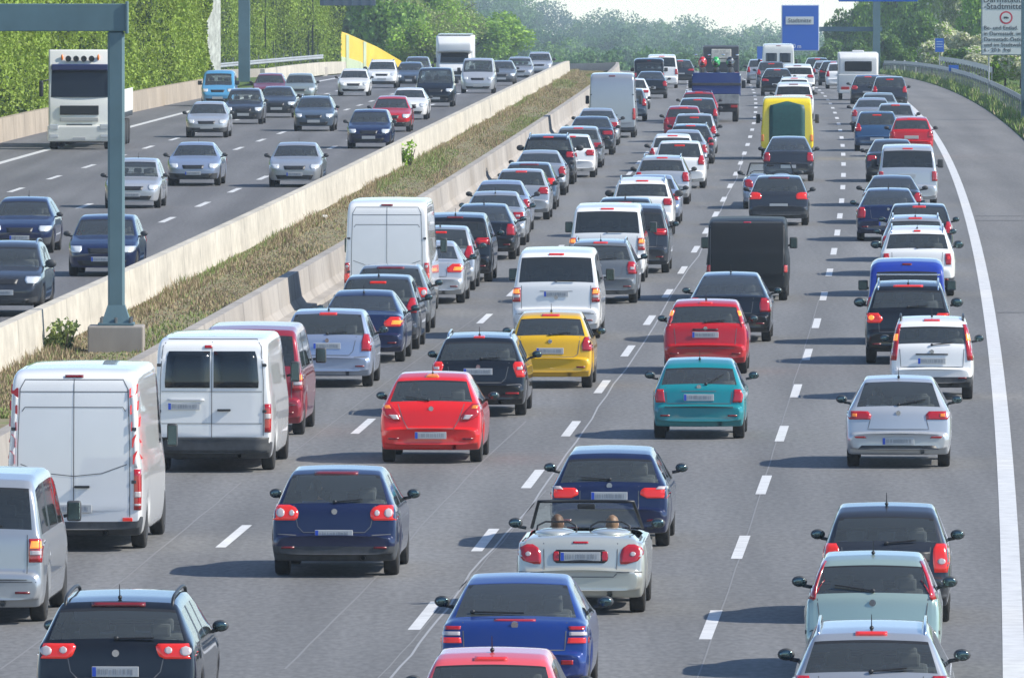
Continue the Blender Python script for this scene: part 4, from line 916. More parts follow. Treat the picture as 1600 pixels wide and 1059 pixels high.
LEAF = [leafmat('leaf_fresh', (.27, .44, .05)), leafmat('leaf_mid', (.20, .35, .055)), leafmat('leaf_dark', (.12, .21, .06)), leafmat('leaf_blossom', (.58, .58, .40)), leafmat('leaf_olive', (.27, .33, .11))]
BARK = mat('bark', (.09, .075, .055), .9, noise=.3)
def leaf_quads(cent, size, flat=None):
    n = len(cent); a = rng.normal(size=(n, 3)); a /= np.linalg.norm(a, axis=1)[:, None]; b = rng.normal(size=(n, 3)); b -= (a * b).sum(1)[:, None] * a; b /= np.linalg.norm(b, axis=1)[:, None]
    s = (size * (.6 + .8 * rng.random(n)))[:, None]; a = a * s; b = b * s * .7
    V = np.stack([cent - a - b * .3, cent + a * .2 - b, cent + a + b * .3, cent - a * .2 + b], 1)
    return V.reshape(-1, 3)
def crown_points(r, h, n, lumps=16, seed=0):
    g = np.random.default_rng(seed); c = []; 
    lc = g.normal(size=(lumps, 3)); lc /= np.linalg.norm(lc, axis=1)[:, None]; lc *= (.35 + .45 * g.random(lumps))[:, None]
    lr = .26 + .26 * g.random(lumps); k = g.integers(0, lumps, n); d = g.normal(size=(n, 3)); d /= np.linalg.norm(d, axis=1)[:, None]
    p = lc[k] + d * (lr[k] * (.55 + .5 * g.random(n)))[:, None]
    p[:, 0] *= r; p[:, 1] *= r; p[:, 2] = p[:, 2] * h * .5
    return p
TREEM = {}
def tree(name, loc, r, h, leaf, seed, label, group, n=8500, low=.0, cat='tree', sz=.13):
    root = empty(name, loc); tag(root, label, cat, group)
    key = (seed, n, leaf)
    if key not in TREEM:
        p = crown_points(1.0, 2.0, n, 18, seed); V = leaf_quads(p, np.full(n, sz / r * 1.0)); Fq = np.arange(len(V)).reshape(-1, 4)
        mi = (np.random.default_rng(seed).random(n) < .25).astype(int)
        o = np_mesh('crown', V, Fq, [LEAF[leaf[0]], LEAF[leaf[1]]], root, mi); TREEM[key] = o.data
        bm = bmesh.new(); tube(bm, [(0, 0, -1.3), (.02, 0, -.6), (0, .02, .1), (.03, 0, .6)], .07, 8, r2=.02)
        g = random.Random(seed)
        for i in range(7):
            a = g.random() * 6.3; z = g.uniform(-.6, .3); tube(bm, [(0, 0, z), (math.cos(a) * .35, math.sin(a) * .35, z + .3), (math.cos(a) * .65, math.sin(a) * .65, z + .5)], .03, 5, r2=.008)
        tr = obj('trunk', bm, BARK, root, smooth=True); TREEM[key + ('t',)] = tr.data
    else:
        o = link_shared('crown', TREEM[key], root); tr = link_shared('trunk', TREEM[key + ('t',)], root)
    for q in (o, tr): q.location = (0, 0, h * .56); q.scale = (r, r, h * .44)
    root.rotation_euler = (0, 0, (seed * 1.7 + loc[0]) % 6.28)
    return root
def link_shared(name, me, parent):
    o = bpy.data.objects.new(name, me); C.objects.link(o); o.parent = parent; return o

# right-hand wood: rows of separate trees behind the guardrail
gr = random.Random(5)
def P3(px, Y, dz=0):
    d = ray_at(px, 500, Y); return Vector((d.x, Y, gz(Y) + dz))
RT = []
for px, rp, hp, lf, ex in [(1296, 24, 48, (2, 1), 3), (1318, 30, 96, (2, 1), 6), (1343, 30, 112, (1, 2), 8), (1366, 36, 122, (0, 1), 8), (1392, 42, 140, (0, 1), 12), (1408, 30, 78, (2, 1), 4), (1432, 50, 170, (1, 0), 14), (1440, 34, 92, (2, 1), 4), (1470, 50, 190, (0, 1), 16), (1478, 36, 76, (3, 0), 4),
     (1505, 55, 200, (4, 3), 12), (1512, 38, 66, (3, 4), 3), (1530, 50, 190, (0, 1), 10), (1548, 36, 60, (3, 0), 2), (1560, 60, 220, (4, 0), 14), (1580, 50, 112, (3, 4), 4), (1596, 60, 220, (1, 0), 10), (1612, 55, 105, (3, 0), 3), (1640, 70, 210, (0, 1), 8), (1348, 22, 48, (2, 1), 1), (1382, 26, 64, (2, 1), 1), (1415, 20, 42, (2, 1), .5), (1455, 26, 50, (3, 0), .5), (1500, 26, 48, (2, 1), .5), (1530, 24, 42, (3, 4), .5), (1595, 34, 62, (3, 0), .5), (1570, 30, 50, (0, 4), .5)]:
    k = (px - 800) / F; Y = 450
    while Y < 1240 and k * Y < refx(Y) + 13.4 + rp / F * Y + ex: Y += 5
    RT.append((px, Y, rp / F * Y, hp / F * Y, lf))
WORDS = {0: 'bright green tree', 1: 'mid green tree', 2: 'dark green tree', 3: 'tree full of pale blossom', 4: 'olive green tree'}
SIZ = lambda h: 'low ' if h < 5 else ('tall ' if h > 11 else '')
ORD = 'first second third fourth fifth sixth seventh eighth ninth tenth eleventh twelfth thirteenth fourteenth fifteenth sixteenth seventeenth eighteenth nineteenth twentieth'.split()
def ordn(i): return ORD[i - 1] if i <= 20 else ['twenty-' + o for o in ORD][i - 21]
for i, (px, Y, r, h, lf) in enumerate(sorted(RT)):
    tree('tree', P3(px, Y), r, h, lf, 20 + i % 6 + lf[0] * 10, SIZ(h) + WORDS[lf[0]] + ', ' + ordn(i + 1) + ' from the left beyond the right guardrail', 'trees beyond the right guardrail')
LT = [(548, 1120, 4.5, 11, (2, 1)), (575, 1180, 5, 13, (1, 0)), (600, 1060, 3.4, 8.2, (1, 2)), (625, 1150, 4.4, 10.5, (2, 1)), (652, 1080, 3.8, 8, (4, 0)), (680, 1150, 4.2, 8.8, (0, 4)), (705, 1220, 4.5, 8.0, (4, 1)), (735, 1260, 4.4, 6.4, (1, 0)), (765, 1330, 4.6, 6.8, (0, 1)), (640, 1010, 2.6, 4.6, (0, 4)), (670, 1010, 2.4, 4.0, (4, 0))]
for i, (px, Y, r, h, lf) in enumerate(sorted(LT)):
    tree('tree', P3(px, Y), r, h, lf, 20 + i % 6 + lf[0] * 10, SIZ(h) + WORDS[lf[0]] + ', ' + ordn(i + 1) + ' from the left behind the yellow noise screen', 'trees behind the yellow noise screen')
# far wooded hills, one mass
FW = [leafmat('wood_leaf_fresh', (.15, .27, .06)), leafmat('wood_leaf_mid', (.10, .20, .06)), leafmat('wood_leaf_dark', (.06, .14, .05))]
def far_wood():
    pts = []; sz = []; mi = []
    def top(px):
        return interp([(560, -60), (700, -45), (800, -12), (850, 26), (900, 38), (960, 36), (1000, 46), (1100, 50), (1150, 58), (1200, 52), (1260, 66), (1320, 74), (1500, 60), (1700, 50)], px)
    g = random.Random(3); rows = [(1600, 105, .0), (2200, 85, .3), (2900, 60, .6), (3600, 35, .85), (4400, 0, 1.0)]
    for Y, py, f in rows:
        s = F / Y; r = 26 / s * 1.0 * (1 + .2 * f); px = 420
        while px < 1720:
            t = top(px); y = 104 + (t - 11 - 104) * f + g.uniform(-5, 5) + 8
            if f == 0: y = 100 + g.uniform(-5, 3)
            c = ray_at(px, y, Y + g.uniform(-60, 60)); c.z -= r * .3
            n = 900; rr = r * g.uniform(.8, 1.25); p = crown_points(rr, rr * 1.8, n, 12, g.randint(0, 40)); p = p + np.array(c); pts.append(p); sz.append(np.full(n, .03 * rr + .17))
            k = g.choices((0, 1, 2, 4), (3, 5, 3, 3))[0]; mi.append(np.full(n, k)); px += g.uniform(13, 24)
    p = np.concatenate(pts); V = leaf_quads(p, np.concatenate(sz)); o = np_mesh('distant_wood', V, np.arange(len(V)).reshape(-1, 4), FW, mi=np.concatenate(mi) % 3); tag(o, 'hazy far-off wood covering the hills beyond the end of the motorway', 'wood', kind='stuff')
    # the hill it stands on
    V = []; xs = list(range(350, 1800, 50)); Fq = []
    for j, (Y, f) in enumerate(((1500, -.1), (1600, 0), (2200, .3), (2900, .55), (3600, .8), (4400, .9), (4700, .5), (4950, 0))):
        for px in xs:
            y = 112 + (top(px) - 102) * f + 8; c = ray_at(px, y, Y); V.append(c)
    n = len(xs)
    for j in range(7):
        for k in range(n - 1): Fq.append((j * n + k, j * n + k + 1, (j + 1) * n + k + 1, (j + 1) * n + k))
    me = bpy.data.meshes.new('hills'); me.from_pydata(V, [], Fq); o = link('hills', me, None, [land_mat('wood_floor', (.03, .05, .02), (.05, .08, .025), (.07, .11, .03), .05)]); o['kind'] = 'structure'
far_wood()

# ---------------------------------------------------------------- ivy covered noise walls on the left
IVYW = mat('noise_wall_concrete', (.17, .17, .12), .9, noise=.3)
def leafy_wall(pts, h, n, label, mats, wts, sz=.2, bulge=.45, gaps=None):
    root = empty('noise_wall', (pts[0][0], pts[0][1], gz(pts[0][1]))); tag(root, label, 'noise wall'); o0 = Vector(root.location)
    V = []; Fq = []
    for i, (x, y) in enumerate(pts):
        for dx, z in ((0, -.3), (0, h), (-.35, h), (-.35, -.3)): V.append(Vector((x + dx, y, gz(y) + z)) - o0)
        if i:
            for k in range(3): Fq.append(((i - 1) * 4 + k, i * 4 + k, i * 4 + k + 1, (i - 1) * 4 + k + 1))
    Fq.append((0, 1, 2, 3)); m = 4 * (len(pts) - 1); Fq.append((m + 3, m + 2, m + 1, m))
    me = bpy.data.meshes.new('wall_panel'); me.from_pydata(V, [], Fq); link('wall_panel', me, root, [IVYW])
    P_ = np.array([[p[0], p[1]] for p in pts]); seg = np.linalg.norm(np.diff(P_, axis=0), axis=1); cum = np.concatenate([[0], np.cumsum(seg)])
    u = rng.random(n) * cum[-1]; z = rng.random(n) * (h + .3) - .1
    x = np.interp(u, cum, P_[:, 0]); y = np.interp(u, cum, P_[:, 1])
    b = bulge * (.5 + .5 * np.sin(u * .55 + 1.3 * np.sin(z * .9))) * (.6 + .4 * np.sin(z * 1.7 + u * .21)) + .15
    if gaps is not None: b = b * (1 - gaps(u, z))
    pos = np.stack([x + b * (.4 + .6 * rng.random(n)) - o0.x, y - b * .4 * rng.random(n) - o0.y, np.array([gz(v) for v in y]) + z - o0.z], 1)
    q = (np.sin(u * .11 + z * .5 + 1) + np.sin(u * .043 - z * .7) + np.sin(u * .31 + z * .2)) * .13 + rng.random(n)
    mi = np.searchsorted(np.cumsum(wts)[:-1], np.clip(q, 0, .999)); V = leaf_quads(pos, np.full(n, sz)); np_mesh('ivy', V, np.arange(len(V)).reshape(-1, 4), mats, root, mi)
    return root
IV = [leafmat('ivy_fresh', (.26, .37, .05)), leafmat('ivy_mid', (.20, .27, .035)), leafmat('ivy_dark', (.05, .085, .025))]
def wx(y): return refx(y) - 30.9 + max(0, min(1, (y - 480) / 300)) * 1.6
leafy_wall([(wx(y), y) for y in range(300, 636, 15)], 9.0, 420000, 'long noise wall thickly covered in bright green ivy behind the white lorry', IV, [.50, .40, .10], bulge=.6, sz=.095)
# pale pier panel where the ivy wall steps back
def slab(name, p0, p1, z0, z1, th, m, parent=None, rel=None):
    bm = bmesh.new(); a = Vector(p0); b = Vector(p1); d = (b - a).normalized(); nrm = Vector((-d.y, d.x)) * th
    o0 = rel or Vector((0, 0, 0)); g = gz(a.y); g2 = gz(b.y)
    vs = [bm.verts.new(Vector(v) - o0) for v in ((a.x, a.y, g + z0), (b.x, b.y, g2 + z0), (b.x, b.y, g2 + z1), (a.x, a.y, g + z1), (a.x + nrm.x, a.y + nrm.y, g + z0), (b.x + nrm.x, b.y + nrm.y, g2 + z0), (b.x + nrm.x, b.y + nrm.y, g2 + z1), (a.x + nrm.x, a.y + nrm.y, g + z1))]
    for q in ((0, 1, 2, 3), (5, 4, 7, 6), (1, 5, 6, 2), (4, 0, 3, 7), (3, 2, 6, 7), (4, 5, 1, 0)): bm.faces.new([vs[i] for i in q])
    bmesh.ops.recalc_face_normals(bm, faces=bm.faces)
    return obj(name, bm, m, parent)
def pxX(px, Y): return (px - 800) / F * Y / math.cos(PITCH) * 1.0
GREYP = mat('sun_speckled_panel', (.33, .35, .31), .8, noise=.35, scale=3)  # speckle of sunlight put into the panel colour
Yp = 634; w = slab('noise_wall_end', (pxX(317, Yp), Yp), (pxX(343, Yp), Yp + 3), -.3, 9.2, .3, GREYP); tag(w, 'pale sun-speckled end panel of the ivy noise wall above the sky-blue car', 'wall panel')
# second, further wall: ivy panels between strips of painted recess shade, seen more square-on
def yy2(px): return 860 + (px - 343) * .45
root2 = leafy_wall([(pxX(px, yy2(px)), yy2(px)) for px in range(338, 534, 8)], 9.5, 130000, 'second ivy noise wall with upright strips painted as recess shade behind the guardrail', IV, [.36, .40, .24], sz=.12, bulge=.5)
o0 = Vector(root2.location)
for px in (412, 424, 479, 486):  # dark slabs in front of the ivy, painted as the shade in recesses
    Y = yy2(px) - 1.2; slab('recess_shade_strip', (pxX(px - 4, Y), Y), (pxX(px + 4, Y), Y), -.2, 9.3, .1, mat('recess_shade_paint', (.028, .04, .03), .9), root2, o0)
for px in (466, 474, 498, 523):
    Y = yy2(px) - 1.3; slab('wall_post', (pxX(px - 1, Y), Y), (pxX(px + 1.4, Y), Y), -.2, 9.4, .2, mat('post_brown', (.16, .14, .11), .8), root2, o0)
# the yellow screen that steps down to the right
YLW = mat('yellow_screen', (.66, .47, .05), .5, noise=.12, scale=.6); PGR = mat('pale_green_panel', (.44, .50, .33), .5, noise=.12, scale=.8)
Y0, Y1 = 985, 1010
scr = empty('noise_screen', (pxX(528, Y0), Y0, gz(Y0))); tag(scr, 'yellow and pale green noise screen stepping down to the right', 'noise screen')
def poly_slab(name, pts, m, parent, dy=0, th=.25):
    bm = bmesh.new(); f = []; bk = []
    for px, py in pts:
        t = (px - 528) / 107; Y = Y0 + (Y1 - Y0) * t + dy; p = ray_at(px, py, Y); f.append(bm.verts.new(p - scr.location)); bk.append(bm.verts.new(p - scr.location + Vector((0, th, 0))))
    bm.faces.new(f); bm.faces.new(bk[::-1]); n = len(f)
    for i in range(n): bm.faces.new((f[i], bk[i], bk[(i + 1) % n], f[(i + 1) % n]))
    bmesh.ops.recalc_face_normals(bm, faces=bm.faces); return obj(name, bm, m, parent)
poly_slab('screen_panel', [(528, 125), (528, 48), (543, 53), (590, 74), (636, 101), (636, 125)], YLW, scr)
poly_slab('lower_panel', [(530, 124), (530, 88), (548, 92), (575, 100), (600, 112), (604, 124)], PGR, scr, dy=-.12, th=.1)
for px, a in ((541, 54), (568, 65)): poly_slab('upright_band', [(px, 122), (px, a), (px + 4.5, a + 1.5), (px + 4.5, 122)], PGR, scr, dy=-.3, th=.1)

# ---------------------------------------------------------------- guardrails, marker posts
STEEL = mat('galvanised_steel', (.36, .38, .39), .45, .2, noise=.15, scale=2)
def guardrail(pts, label, h=.85, sp=4.0):
    root = empty('guardrail', pts[0]); tag(root, label, 'guardrail'); o0 = Vector(pts[0])
    V = []; Fq = []; prof = [(-.02, -.16), (.04, -.12), (.04, -.05), (-.01, 0), (.04, .05), (.04, .12), (-.02, .16), (-.05, .16), (-.05, -.16)]
    for i, p in enumerate(pts):
        for x, z in prof: V.append((p[0] + x - o0.x, p[1] - o0.y, p[2] + h + z - o0.z))
        if i:
            for k in range(len(prof)): n = len(prof); Fq.append(((i - 1) * n + k, i * n + k, i * n + (k + 1) % n, (i - 1) * n + (k + 1) % n))
    me = bpy.data.meshes.new('rail'); me.from_pydata(V, [], Fq); link('rail', me, root, [STEEL])
    d = 0; a = Vector(pts[0]); nxt = 0; pm = None
    for b in [Vector(p) for p in pts[1:]]:
        L = (b - a).length
        while nxt <= d + L:
            p = a + (b - a) * ((nxt - d) / L) - o0
            if pm is None:
                bm = bmesh.new(); box(bm, (-.08, 0, .38), (.06, .12, .86)); o = obj('post', bm, mat('post_steel', (.20, .21, .21), .6, .2), root); pm = o.data
            else: o = link_shared('post', pm, root)
            o.location = p; nxt += sp
        d += L; a = b
    return root
g1 = [Vector((refx(y) + 12.3, y, gz(y) - .04)) for y in range(360, 900, 12)]
guardrail(g1, 'long steel guardrail curving away above the grass verge on the right')
g2 = [Vector((refx(y) + 13.2, y, gz(y) + .45)) for y in range(470, 570, 14)]
guardrail(g2, 'short steel guardrail section behind the long one under the white information sign', h=.75, sp=8)
g3 = [Vector((refx(y) + 13.3 + (y - 640) * .004, y, gz(y) + .3)) for y in range(640, 800, 14)]
guardrail(g3, 'grey guardrail curving in front of the blossom bushes behind the marker posts', h=.9, sp=8)
Yg = 800
guardrail([Vector((pxX(px, 770 + (px - 300) * .3), 770 + (px - 300) * .3, gz(800) + .6)) for px in (300, 350, 400, 450, 505)], 'steel guardrail of the slip road in front of the second ivy wall', h=.35)
def slip_wall():
    V = []
    w = slab('slip_road_wall', (pxX(305, 760), 760), (pxX(512, 830), 830), -.2, .55, .3, CON2); tag(w, 'low concrete wall under the slip road guardrail on the left', 'wall')
slip_wall()
def marker(p, label, grp='roadside marker posts'):
    r = empty('marker_post', p); tag(r, label, 'marker post', grp)
    bm = bmesh.new(); box(bm, (0, 0, .45), (.12, .10, .95), .02); obj('post_body', bm, mat('marker_white', (.75, .75, .73), .5), r)
    bm = bmesh.new(); box(bm, (0, 0, .78), (.126, .106, .16), .01); obj('black_band', bm, BLK, r)
for i, (px, py, t) in enumerate(((1397, 130, 'rightmost car'), (1413, 125, ''), (1431, 121, ''))):
    p = P3(px, 880 - i * 38); p.z += .1; marker(p, ('leftmost', 'middle', 'rightmost')[i] + ' of three white marker posts at the start of the right guardrail')
p = at(25, 205); p.x -= .6; marker(p + Vector((0, 0, .9)), 'white marker post on the brown wall left of the white lorry')
p = at(226, 150); marker(p + Vector((0, 0, .6)), 'white marker post in the ivy right of the white lorry')

# ---------------------------------------------------------------- gantries and signs
BLUEST = mat('gantry_paint', (.095, .165, .19), .5, noise=.12, scale=1.5); BLUESIGN = mat('sign_blue', (.012, .11, .48), .4); WSIGN = mat('sign_white', (.62, .64, .62), .5); BOLT = mat('bolt_steel', (.2, .2, .2), .4, .7)
DKSIGN = mat('sign_back', (.10, .13, .17), .5)
def text(body, size, m, parent, loc, name='lettering', align='CENTER', sc=1.0):
    c = bpy.data.curves.new(name, 'FONT'); c.body = body; c.size = size; c.align_x = align; c.align_y = 'CENTER'; c.extrude = .006
    o = bpy.data.objects.new('t', c); C.objects.link(o); dg = bpy.context.evaluated_depsgraph_get(); dg.update(); me = bpy.data.meshes.new_from_object(o.evaluated_get(dg)); bpy.data.objects.remove(o)
    o = link(name, me, parent, [m]); me.materials.clear(); me.materials.append(m)
    o.location = loc; o.rotation_euler = (R(90), 0, 0); o.scale = (sc, 1, 1); return o
# near portal on the median
g0 = at(182, 556); gant = empty('gantry', g0); tag(gant, 'teal grey steel gantry standing on a concrete plinth in the median', 'gantry')
s0 = F / g0.y
bm = bmesh.new(); box(bm, (0, 0, .30), (1.14, 1.3, .66), .03); obj('plinth', bm, CON2, gant)
bm = bmesh.new(); pw = .34; top = (556 - 48) / s0
box(bm, (0, 0, (.63 + top) / 2), (pw, pw, top - .63), .045, 1)
for dx in (-1, 1):
    for dy in (-1, 1): pass
obj('post', bm, BLUEST, gant)
bm = bmesh.new()
def frust(bm, z0, z1, a, b):
    v = []
    for z, h in ((z0, a), (z1, b)):
        for sx, sy in ((-1, -1), (1, -1), (1, 1), (-1, 1)): v.append(bm.verts.new((sx * h, sy * h, z)))
    for k in range(4): bm.faces.new((v[k], v[(k + 1) % 4], v[4 + (k + 1) % 4], v[4 + k]))
    bm.faces.new(v[3::-1]); bm.faces.new(v[4:])
frust(bm, .68, 1.05, .30, .175); box(bm, (0, 0, .66), (.74, .74, .05), .01)
obj('foot', bm, BLUEST, gant)
for sx in (-1, 0, 1):
    for sy in (-1, 1):
        bm = bmesh.new(); tube(bm, [(sx * .3, sy * .31, .67), (sx * .3, sy * .31, .80)], .03, 6); obj('anchor_bolt', bm, BOLT, gant)
bm = bmesh.new(); bl = 9.5; box(bm, (.21 - bl / 2, 0, top + .27), (bl, .42, .56), .015); obj('beam', bm, BLUEST, gant)
bm = bmesh.new(); box(bm, (.225, 0, top + .27), (.05, .5, .66), .01); obj('end_plate', bm, BLUEST, gant)
def gantry(px, Y, w, h, label, z0=0, arm=None, lbl2=None):
    p = P3(px, Y); r = empty('gantry', p); tag(r, label, 'gantry'); bm = bmesh.new(); box(bm, (0, 0, h / 2), (w, w, h), .02); obj('post', bm, BLUEST, r)
    if arm:
        x1, z, t = arm; bm = bmesh.new(); box(bm, ((x1 + w / 2 * (1 if x1 < 0 else -1)) / 2, 0, z), (abs(x1) + w / 2, t * .9, t), .02); obj('beam', bm, BLUEST, r)
    return r
gA = gantry(382, 720, .72, 8.5, 'blue grey gantry post in front of the second ivy wall at left', arm=(16, 6.9, .5))
s = F / 720; gp = Vector(gA.location)
bm = bmesh.new(); z = (ray_at(543, 9, 720).z); x0 = ray_at(500, 9, 720).x; x1 = ray_at(587, 9, 720).x
vs = empty('message_sign', ((x0 + x1) / 2, 719.5, z)); tag(vs, 'dark overhead message board at the top edge above the yellow screen', 'sign')
box(bm, (0, 0, .9), (x1 - x0, .3, 1.8), .02); obj('sign_panel', bm, DKSIGN, vs)
for k in range(6):
    bm = bmesh.new(); box(bm, ((k - 2.5) * (x1 - x0) / 6, -.17, .9), (.04, .04, 1.76)); obj('rib', bm, BLUEST, vs)
# blue direction sign beyond the crest
Y = 880; a = ray_at(1221, 80, Y); b = ray_at(1280, 8, Y)
bs = empty('direction_sign', ((a.x + b.x) / 2, Y, a.z)); tag(bs, 'large blue direction sign with a white place name panel', 'sign'); w = b.x - a.x; h = b.z - a.z
bm = bmesh.new(); box(bm, (0, 0, h / 2), (w, .2, h), .05); obj('sign_panel', bm, mat('sign_edge', (.45, .52, .62), .5), bs)
bm = bmesh.new(); box(bm, (0, -.11, h / 2), (w - .14, .03, h - .14)); obj('sign_face', bm, BLUESIGN, bs)
bm = bmesh.new(); box(bm, (-.05, -.14, h * .66), (w * .74, .03, h * .17)); obj('name_panel', bm, WSIGN, bs)
text('Stadtmitte', .46, mat('sign_black', (.04, .04, .05), .6), bs, (-.05, -.17, h * .66), sc=.92)
text('600 m', .46, mat('sign_lettering', (.7, .72, .74), .5), bs, (-.45, -.14, h * .10), sc=.9)
gB = gantry(1369, 882, .55, 8.0, 'grey blue cantilever mast carrying the blue direction sign', arm=None)
zz = ray_at(1330, 46, 882).z; bm = bmesh.new(); xL = a.x - 0; gx = gB.location.x
box(bm, ((b.x + .1 + gx) / 2 - gx, .5, zz - gB.location.z), (gx - b.x + .8, .36, .36)); obj('beam', bm, BLUEST, gB)
# small blue sign left of the minibus
a = ray_at(1183, 120, 1150); b = ray_at(1199, 73, 1150); r = empty('direction_sign', ((a.x + b.x) / 2, 1150, gz(1150))); tag(r, 'small upright blue sign just left of the white minibus', 'sign')
bm = bmesh.new(); box(bm, (0, 0, (a.z + b.z) / 2 - gz(1150)), (b.x - a.x, .1, b.z - a.z)); obj('sign_panel', bm, BLUESIGN, r)
bm = bmesh.new(); tube(bm, [(0, .1, -.5), (0, .1, b.z - gz(1150))], .08); obj('sign_post', bm, STEEL, r)
# overhead blue sign edge, top right
Y = 640; a = ray_at(1310, 3, Y); b = ray_at(1434, -60, Y); r = empty('direction_sign', ((a.x + b.x) / 2, Y, a.z)); tag(r, 'lower edge of a wide blue overhead sign cut by the top of the photo', 'sign')
bm = bmesh.new(); box(bm, (0, 0, (b.z - a.z) / 2), (b.x - a.x, .15, b.z - a.z), .03); obj('sign_panel', bm, BLUESIGN, r)
# right-hand mast and the white information sign
Y = 520; q = ray_at(1601, 100, Y); mst = empty('gantry', (q.x + .12, Y, gz(Y))); tag(mst, 'dark blue grey gantry mast cut by the right edge of the photo', 'gantry')
bm = bmesh.new(); box(bm, (0, 0, 4.4), (.55, .55, 8.8), .02); obj('post', bm, BLUEST, mst)
bm = bmesh.new(); box(bm, (-8.0, 0, 8.2), (15.5, .5, .5), .02); obj('beam', bm, BLUEST, mst)
Y = 600; a = ray_at(1533, 87, Y); b = ray_at(1620, -30, Y); ti = empty('information_sign', ((a.x + b.x) / 2, Y, a.z)); tag(ti, 'white information sign with a round red lorry ban symbol', 'sign'); w = b.x - a.x; h = b.z - a.z
bm = bmesh.new(); box(bm, (0, 0, h / 2), (w, .06, h), .025); obj('sign_panel', bm, mat('sign_frame', (.28, .31, .33), .5), ti)
bm = bmesh.new(); box(bm, (0, -.035, h / 2), (w - .12, .02, h - .12), .0); obj('sign_face', bm, WSIGN, ti)
SB = mat('sign_black', (.04, .04, .05), .6); s = F / Y
def tline(t, px, py, size, sc=1.0):
    p = ray_at(px, py, Y) - Vector(ti.location); text(t, size * 1.27, SB, ti, (p.x, -.055, p.z), align='LEFT', sc=sc)
tline('Darmstadt', 1536, 0, .36); tline('-Stadtmitte', 1537, 10.5, .35)
tline('Be- und Entlad.', 1537, 44, .23); tline('in Darmstadt, im N', 1537, 53, .23); tline('Darmstadt-Ostkrg', 1537, 62, .23); tline('und im Stadtwald', 1537, 70.5, .23); tline('6 - 20 h  frei', 1537, 78.5, .22)
p = ray_at(1572, 28, Y) - Vector(ti.location)
bm = bmesh.new(); bmesh.ops.create_circle(bm, cap_ends=True, segments=32, radius=.34, matrix=Matrix.Translation((p.x, -.05, p.z)) @ Matrix.Rotation(R(90), 4, 'X')); obj('ban_ring', bm, mat('sign_red', (.55, .03, .06), .4), ti)
bm = bmesh.new(); bmesh.ops.create_circle(bm, cap_ends=True, segments=32, radius=.255, matrix=Matrix.Translation((p.x, -.056, p.z)) @ Matrix.Rotation(R(90), 4, 'X')); obj('ban_disc', bm, WSIGN, ti)
bm = bmesh.new(); box(bm, (p.x - .03, -.062, p.z + .01), (.19, .006, .085)); box(bm, (p.x + .10, -.062, p.z - .005), (.06, .006, .06))
for dx in (-.07, .03, .10): ball(bm, (p.x + dx, -.062, p.z - .045), (.022, .004, .022))
obj('lorry_symbol', bm, SB, ti)
bm = bmesh.new(); tube(bm, [(ray_at(1545, 87, Y).x - ti.location.x, .06, h), (ray_at(1545, 87, Y).x - ti.location.x, .06, -3.2)], .04); obj('sign_post', bm, STEEL, ti)
bm = bmesh.new(); tube(bm, [(w / 2 - .3, .06, h), (w / 2 - .3, .06, -3.2)], .04); obj('sign_post', bm, STEEL, ti)
for px, py, Y, w, h, lb in ((1468, 71, 735, .56, .88, 'small blue hospital style sign on a post among the bushes'), (1490, 107, 700, .6, .38, 'low blue sign above the white end of the guardrail')):
    p = ray_at(px, py, Y); r = empty('road_sign', (p.x, Y, gz(Y))); tag(r, lb.replace('hospital style ', ''), 'sign'); z = p.z - gz(Y)
    bm = bmesh.new(); box(bm, (0, 0, z), (w, .04, h), .01); sp = obj('sign_panel', bm, BLUESIGN, r)
    for k in range(3 if h > .5 else 0):
        bm = bmesh.new(); box(bm, (0, -.025, z + (k - 1) * .16 + .06), (w * .7, .01, .07)); obj('name_strip', bm, mat('sign_pale', (.3, .42, .62), .5), sp)
    bm = bmesh.new(); tube(bm, [(0, .05, 0), (0, .05, z)], .03); obj('sign_post', bm, STEEL, r)
# little shrubs by the left barrier
def shrub(p, r, h, n, leaf, label, sz=.055):
    root = empty('shrub', p); tag(root, label, 'shrub'); q = crown_points(r, h, n, 9, 77); q[:, 2] += h * .55
    V = leaf_quads(q, np.full(n, sz)); np_mesh('foliage', V, np.arange(len(V)).reshape(-1, 4), [LEAF[leaf]], root)
    bm = bmesh.new()
    for k in range(4): tube(bm, [(0, 0, 0), (r * .4 * math.cos(k * 1.7), r * .4 * math.sin(k * 1.7), h * .7)], .015, 5)
    obj('stem', bm, BARK, root)
p = at(616, 264); p.x = refx(p.y) - 11.65; shrub(p, .42, 1.0, 330, 0, 'small leafy sapling against the cream median barrier below the navy estate')
p = at(112, 556); p.x = refx(p.y) - 11.5; shrub(p, .55, .75, 600, 4, 'straggly olive shrub beside the gantry plinth')
p = at(1535, 148); 
# scraps of litter
for px, py, lb in ((507, 349, 'crumpled white litter scrap lying in the dry median weeds'),):
    p = at(px, py); bm = bmesh.new(); bmesh.ops.create_icosphere(bm, subdivisions=2, radius=.11)
    for v in bm.verts: v.co *= random.uniform(.6, 1.2); v.co.z *= .6
    o = obj('litter', bm, mat('paper', (.75, .73, .68), .8)); o.location = p + Vector((0, 0, .2)); tag(o, lb, 'litter')
